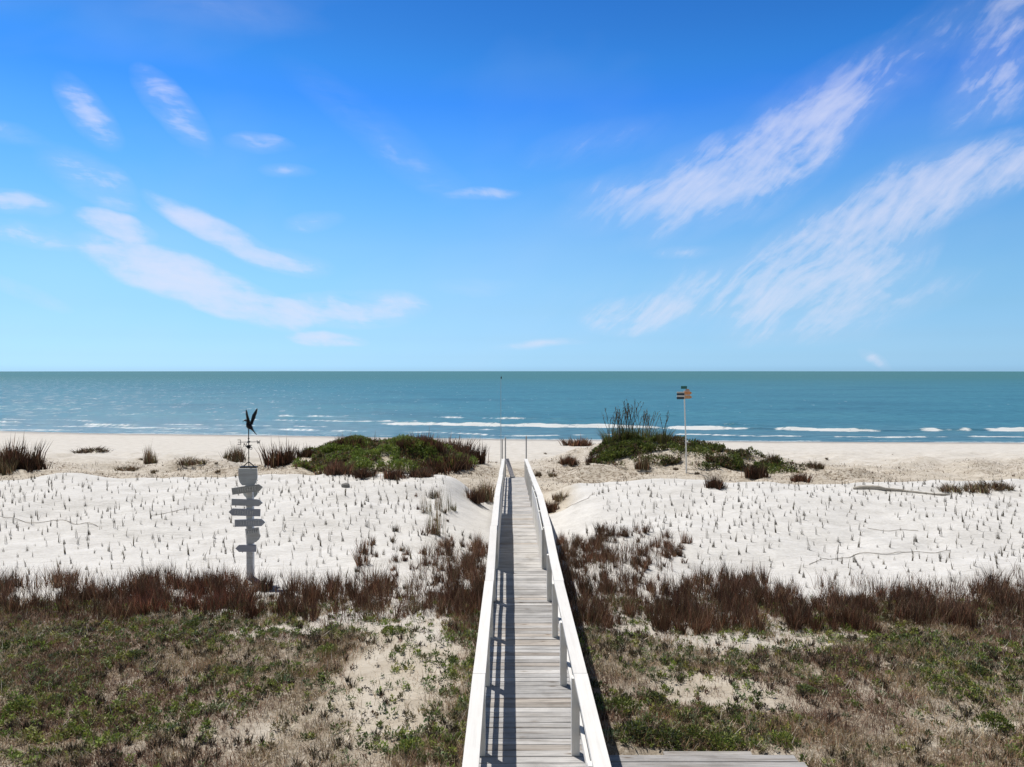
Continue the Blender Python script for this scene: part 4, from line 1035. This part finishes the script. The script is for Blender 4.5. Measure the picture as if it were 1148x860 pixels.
# dry twigs and wrack on the back beach
def wrack():
    x = RNG.uniform(-34, 34, 60000); y = RNG.uniform(33, 47, 60000); w = ground_attrs(x, y, x)['wrack']
    k = (RNG.uniform(0, 1, len(x)) < w * .5) & (fbm(x * 1.8, y * 1.8, 91, 3) > .46) & (np.abs(x - .22) > 1.0); x, y = x[k], y[k]; n = len(x); print('wrack', n)
    me = veg_mesh('beach_litter', [blades(np.stack([x, y, terr(x, y)], 1), RNG.uniform(.06, .22, n), RNG.uniform(0, 6.28, n), RNG.uniform(.2, 1.5, n), RNG.uniform(-.2, .3, n), np.full(n, .012), np.full(n, .010), pal(n, BROWN + OLIVE + DRY[3:5], .3))])
    o = link_mesh('beach_litter', me, M_GRASS); tag(o, 'dry twigs and sparse runners strewn on the sand behind the crest', 'beach litter', kind='stuff')
wrack()

# long runners of beach vine on the white slope
def vine(pts, label):
    pw = [P(*p) for p in pts]; path = []
    for a, b in zip(pw[:-1], pw[1:]):
        for t in np.linspace(0, 1, 9)[:-1]:
            x = a[0] + (b[0] - a[0]) * t; y = a[1] + (b[1] - a[1]) * t + .05 * math.sin(x * 5); path.append((x, y, float(terr(x, y)) + .018 + .014 * math.sin(x * 9)))
    o0 = path[0]; mb = MB(); mb.tube([(p[0] - o0[0], p[1] - o0[1], p[2] - o0[2]) for p in path], .007, (.34, .29, .22), 5)
    o = mb.build('beach_vine', M_BARK); o.location = o0; tag(o, label, 'vine')
vine([(-10, 577), (12, 582), (34, 588), (60, 584), (85, 588), (112, 593)], 'thin bare vine runner on the white slope at the far left')
vine([(168, 580), (190, 575), (215, 571)], 'short thin vine runner on the white slope left of the signpost')
vine([(908, 634), (935, 628), (962, 624), (1000, 622), (1050, 621), (1072, 620)], 'long thin vine runner low on the white slope at right')
vine([(975, 594), (1005, 596), (1036, 597)], 'short thin vine runner high on the white slope at right')
vine([(632, 570), (645, 566), (660, 560), (668, 553)], 'thin vine runner hanging over the sand edge right of the ramp')

# ------------------------------------------------------------------ sky, sun, camera
SUN_D = Vector((-.335, .37, .885)).normalized()
el = math.asin(SUN_D.z); azs = math.atan2(SUN_D.x, SUN_D.y)      # clockwise from +Y
w = bpy.data.worlds.new('World'); S.world = w; w.use_nodes = True
nt = w.node_tree; nd = nt.nodes; lk = nt.links; nd.clear()
sky = nd.new('ShaderNodeTexSky'); sky.sky_type = 'NISHITA'; sky.sun_disc = False
sky.sun_elevation = el; sky.sun_rotation = azs; sky.altitude = 0; sky.air_density = 1.0; sky.dust_density = .6; sky.ozone_density = 2.5
tc = nd.new('ShaderNodeTexCoord'); sx = nd.new('ShaderNodeSeparateXYZ'); lk.new(tc.outputs['Generated'], sx.inputs[0])
Dx, Dy, Dz = sx.outputs
MN = lambda op, a, b=None, c=False: mathn(nd, lk, op, a, b, c)
ysafe = MN('MAXIMUM', Dy, .05)
cmb = nd.new('ShaderNodeCombineXYZ'); lk.new(MN('DIVIDE', Dx, ysafe), cmb.inputs[0]); lk.new(MN('DIVIDE', Dz, ysafe), cmb.inputs[1])
UV = cmb.outputs[0]
# soft warp so the cloud edges are not ellipses
wn = N(nd, 'ShaderNodeTexNoise', Scale=4.5, Detail=4.0); lk.new(UV, wn.inputs['Vector'])
vm = nd.new('ShaderNodeVectorMath'); vm.operation = 'MULTIPLY_ADD'; lk.new(wn.outputs['Color'], vm.inputs[0]); vm.inputs[1].default_value = (.06, .045, 0); 
vs_ = nd.new('ShaderNodeVectorMath'); vs_.operation = 'SUBTRACT'; lk.new(UV, vs_.inputs[0]); vs_.inputs[1].default_value = (.03, .022, 0); lk.new(vs_.outputs[0], vm.inputs[2])
WUV = vm.outputs[0]
# cirrus streaks: (px, py, half length, half width in photo px, angle deg, strength)
LEFT = [(105, 130, 50, 26, -52, .55), (200, 125, 62, 24, -52, .6), (20, 150, 45, 14, -20, .35), (100, 203, 60, 28, -30, .5), (10, 224, 58, 15, -12, .9), (20, 258, 66, 14, -12, .75), (128, 253, 46, 14, -15, 1.2),
        (250, 262, 95, 17, -25, .95), (330, 292, 50, 16, -10, .55), (215, 315, 135, 30, -20, 1.7), (395, 345, 85, 25, 0, 1.4), (340, 345, 40, 12, -12, .8), (30, 322, 55, 11, -20, .7), (370, 380, 46, 10, -5, 1.2), (290, 165, 36, 13, -8, .4),
        (355, 250, 34, 13, 0, .35), (540, 222, 42, 8, 2, .42), (420, 150, 130, 30, -38, .13), (600, 385, 50, 6, 0, .35), (530, 320, 45, 12, 0, .2), (260, 15, 110, 26, -6, .12), (320, 195, 30, 8, -5, .35)]
RIGHT = [(850, 190, 130, 38, 32, .75), (905, 135, 120, 42, 36, .55), (870, 205, 66, 24, 38, .9), (780, 200, 130, 34, 18, .7), (1000, 85, 200, 32, 42, .3), (1120, 60, 100, 34, 55, .7), (1120, 105, 60, 26, 20, .6), (960, 255, 150, 40, 28, 1.0), (1070, 205, 130, 34, 20, .95),
         (930, 300, 110, 48, 22, .95), (860, 325, 110, 30, 5, 1.1), (900, 365, 90, 22, 5, .6), (712, 350, 56, 20, 8, 1.5), (665, 160, 70, 20, 15, .26), (770, 283, 32, 6, 0, .6), (978, 403, 17, 6, -28, .95), (690, 215, 55, 14, 0, .3),
         (1010, 330, 80, 20, 15, .35), (760, 335, 160, 40, 8, .25), (780, 240, 80, 14, 25, .3), (1150, 180, 60, 24, 30, .6)]
def group(lst, ka=1.4, kb=1.5):
    tot = None
    for px, py, a, b, ang, st in lst:
        mp = nd.new('ShaderNodeMapping'); mp.vector_type = 'TEXTURE'
        mp.inputs['Location'].default_value = ((px - CX) / F, (HY - py) / F, 0); mp.inputs['Rotation'].default_value = (0, 0, math.radians(ang)); mp.inputs['Scale'].default_value = (a * ka / F, b * kb / F, 1)
        lk.new(WUV, mp.inputs['Vector']); gr = nd.new('ShaderNodeTexGradient'); gr.gradient_type = 'SPHERICAL'; lk.new(mp.outputs[0], gr.inputs[0])
        v = MN('MULTIPLY', gr.outputs['Fac'], st)
        tot = v if tot is None else MN('MAXIMUM', tot, v) if False else MN('ADD', tot, v)
    return tot
def streaks(ang, sx_, sy_, seed):
    mp = nd.new('ShaderNodeMapping'); mp.vector_type = 'TEXTURE'; mp.inputs['Rotation'].default_value = (0, 0, math.radians(ang)); mp.inputs['Scale'].default_value = (1 / sx_, 1 / sy_, 1); mp.inputs['Location'].default_value = (seed, seed * .7, 0)
    lk.new(WUV, mp.inputs['Vector']); n_ = N(nd, 'ShaderNodeTexNoise', Scale=1.0, Detail=4.5, Roughness=.62, Distortion=.25); lk.new(mp.outputs[0], n_.inputs['Vector']); return n_.outputs[0]
def cover(lst, ang, seed, ks):
    """streaky cirrus: envelope compressed, then eaten into by stretched noise at three sizes"""
    e = MN('SUBTRACT', 1.0, MN('EXPONENT', MN('MULTIPLY', group(lst, *ks), -1.5)))
    n_ = streaks(ang, 4, 11, seed); n2 = streaks(ang + 12, 9, 42, seed + 3); n3 = streaks(ang - 15, 16, 30, seed + 6)
    tx = MN('ADD', MN('ADD', MN('MULTIPLY', n_, .42), MN('MULTIPLY', n2, .36)), MN('MULTIPLY', n3, .22))
    d_ = MN('ADD', MN('MULTIPLY', MN('SUBTRACT', tx, .565), 4.8), MN('MULTIPLY', e, .80))
    soft = MN('MULTIPLY', MN('MULTIPLY', e, .5), MN('MULTIPLY', MN('SUBTRACT', tx, .36), 3.6, True))
    return MN('ADD', MN('MULTIPLY', MN('MULTIPLY', MN('MAXIMUM', d_, 0.0), MN('MULTIPLY', e, 1.8, True)), 1.0), soft)
cl = MN('ADD', cover([c[:5] + (c[5] * 1.5,) for c in LEFT], -20, 1.3, (1.12, .98)), cover([c[:5] + (c[5] * .82,) for c in RIGHT], 33, 5.1, (1.3, 1.35)))
veil = MN('MULTIPLY', ramp(nd, lk, streaks(10, 1.2, 2.5, 9), [(.45, 0.0), (.8, 1.0)]), .10)
cl = MN('ADD', cl, veil)
cl = MN('SUBTRACT', 1.0, MN('EXPONENT', MN('MULTIPLY', cl, -1.35)))   # optical depth
cl = MN('MULTIPLY', MN('MULTIPLY', cl, .82), MN('GREATER_THAN', Dz, 0.0))
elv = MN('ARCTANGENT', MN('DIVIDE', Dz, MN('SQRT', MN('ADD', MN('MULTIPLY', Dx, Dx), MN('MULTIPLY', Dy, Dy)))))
tint = ramp(nd, lk, MN('DIVIDE', elv, .6, True), [(0.012, (0.71, 1.311, 2.373)), (0.032, (0.658, 1.155, 2.029)), (0.072, (0.631, 1.035, 1.66)), (0.132, (0.647, 1.024, 1.436)), (0.192, (0.68, 1.079, 1.399)), (0.271, (0.67, 1.101, 1.413)), (0.348, (0.541, 1.075, 1.481)), (0.424, (0.428, 1.02, 1.55)), (0.499, (0.334, 0.934, 1.624)), (0.571, (0.221, 0.81, 1.622)), (0.641, (0.201, 0.785, 1.454)), (0.709, (0.184, 0.699, 1.321)), (0.766, (0.164, 0.644, 1.254)), (0.86, (0.2, 0.5, .95)), (.93, (.09, .17, .28)), (1, (.05, .075, .11))])  # upper stops dimmed on purpose to cut ambient light and deepen shadows
rear_tint = MN('MULTIPLY', MN('SUBTRACT', MN('MULTIPLY', Dy, -1.0), .05), 2.2, True)      # warm tint added to the sky behind the viewer, neutralising blue ambient light
tint = mixcol(nd, lk, rear_tint, tint, (.95, .78, .62))
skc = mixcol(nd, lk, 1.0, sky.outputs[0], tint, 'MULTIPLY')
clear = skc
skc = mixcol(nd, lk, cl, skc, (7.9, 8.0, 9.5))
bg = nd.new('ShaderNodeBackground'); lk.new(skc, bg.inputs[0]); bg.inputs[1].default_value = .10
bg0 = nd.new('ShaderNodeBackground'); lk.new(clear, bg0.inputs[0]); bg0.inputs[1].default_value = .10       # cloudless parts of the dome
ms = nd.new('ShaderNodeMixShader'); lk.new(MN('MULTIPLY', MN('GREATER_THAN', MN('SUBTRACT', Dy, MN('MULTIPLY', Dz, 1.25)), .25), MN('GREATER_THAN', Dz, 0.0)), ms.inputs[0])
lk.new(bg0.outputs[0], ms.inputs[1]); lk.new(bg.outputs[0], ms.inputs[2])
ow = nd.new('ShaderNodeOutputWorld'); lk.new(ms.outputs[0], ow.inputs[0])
w.cycles.sampling_method = 'MANUAL'; w.cycles.sample_map_resolution = 512

sd = bpy.data.lights.new('sun', 'SUN'); sd.energy = 4.7; sd.angle = math.radians(.5); sd.color = (1.0, .955, .885)
so = bpy.data.objects.new('sun', sd); COL.objects.link(so); so.rotation_euler = (-SUN_D).to_track_quat('-Z', 'Y').to_euler(); so.location = SUN_D * 60

cd = bpy.data.cameras.new('camera'); cam = bpy.data.objects.new('camera', cd); COL.objects.link(cam)
cd.sensor_width = 36; cd.lens = 36 * F / 1148; cd.clip_start = .1; cd.clip_end = 60000
cam.location = (0, 0, CAM_Z)
cam.rotation_euler = (math.radians(90) - math.atan(14 / F), 0, -math.atan(2.0 / F))
S.camera = cam
S.view_settings.view_transform = 'Standard'; S.view_settings.look = 'None'; S.view_settings.exposure = 0; S.view_settings.gamma = 1
S.cycles.max_bounces = 6; S.cycles.diffuse_bounces = 2; S.cycles.transparent_max_bounces = 4
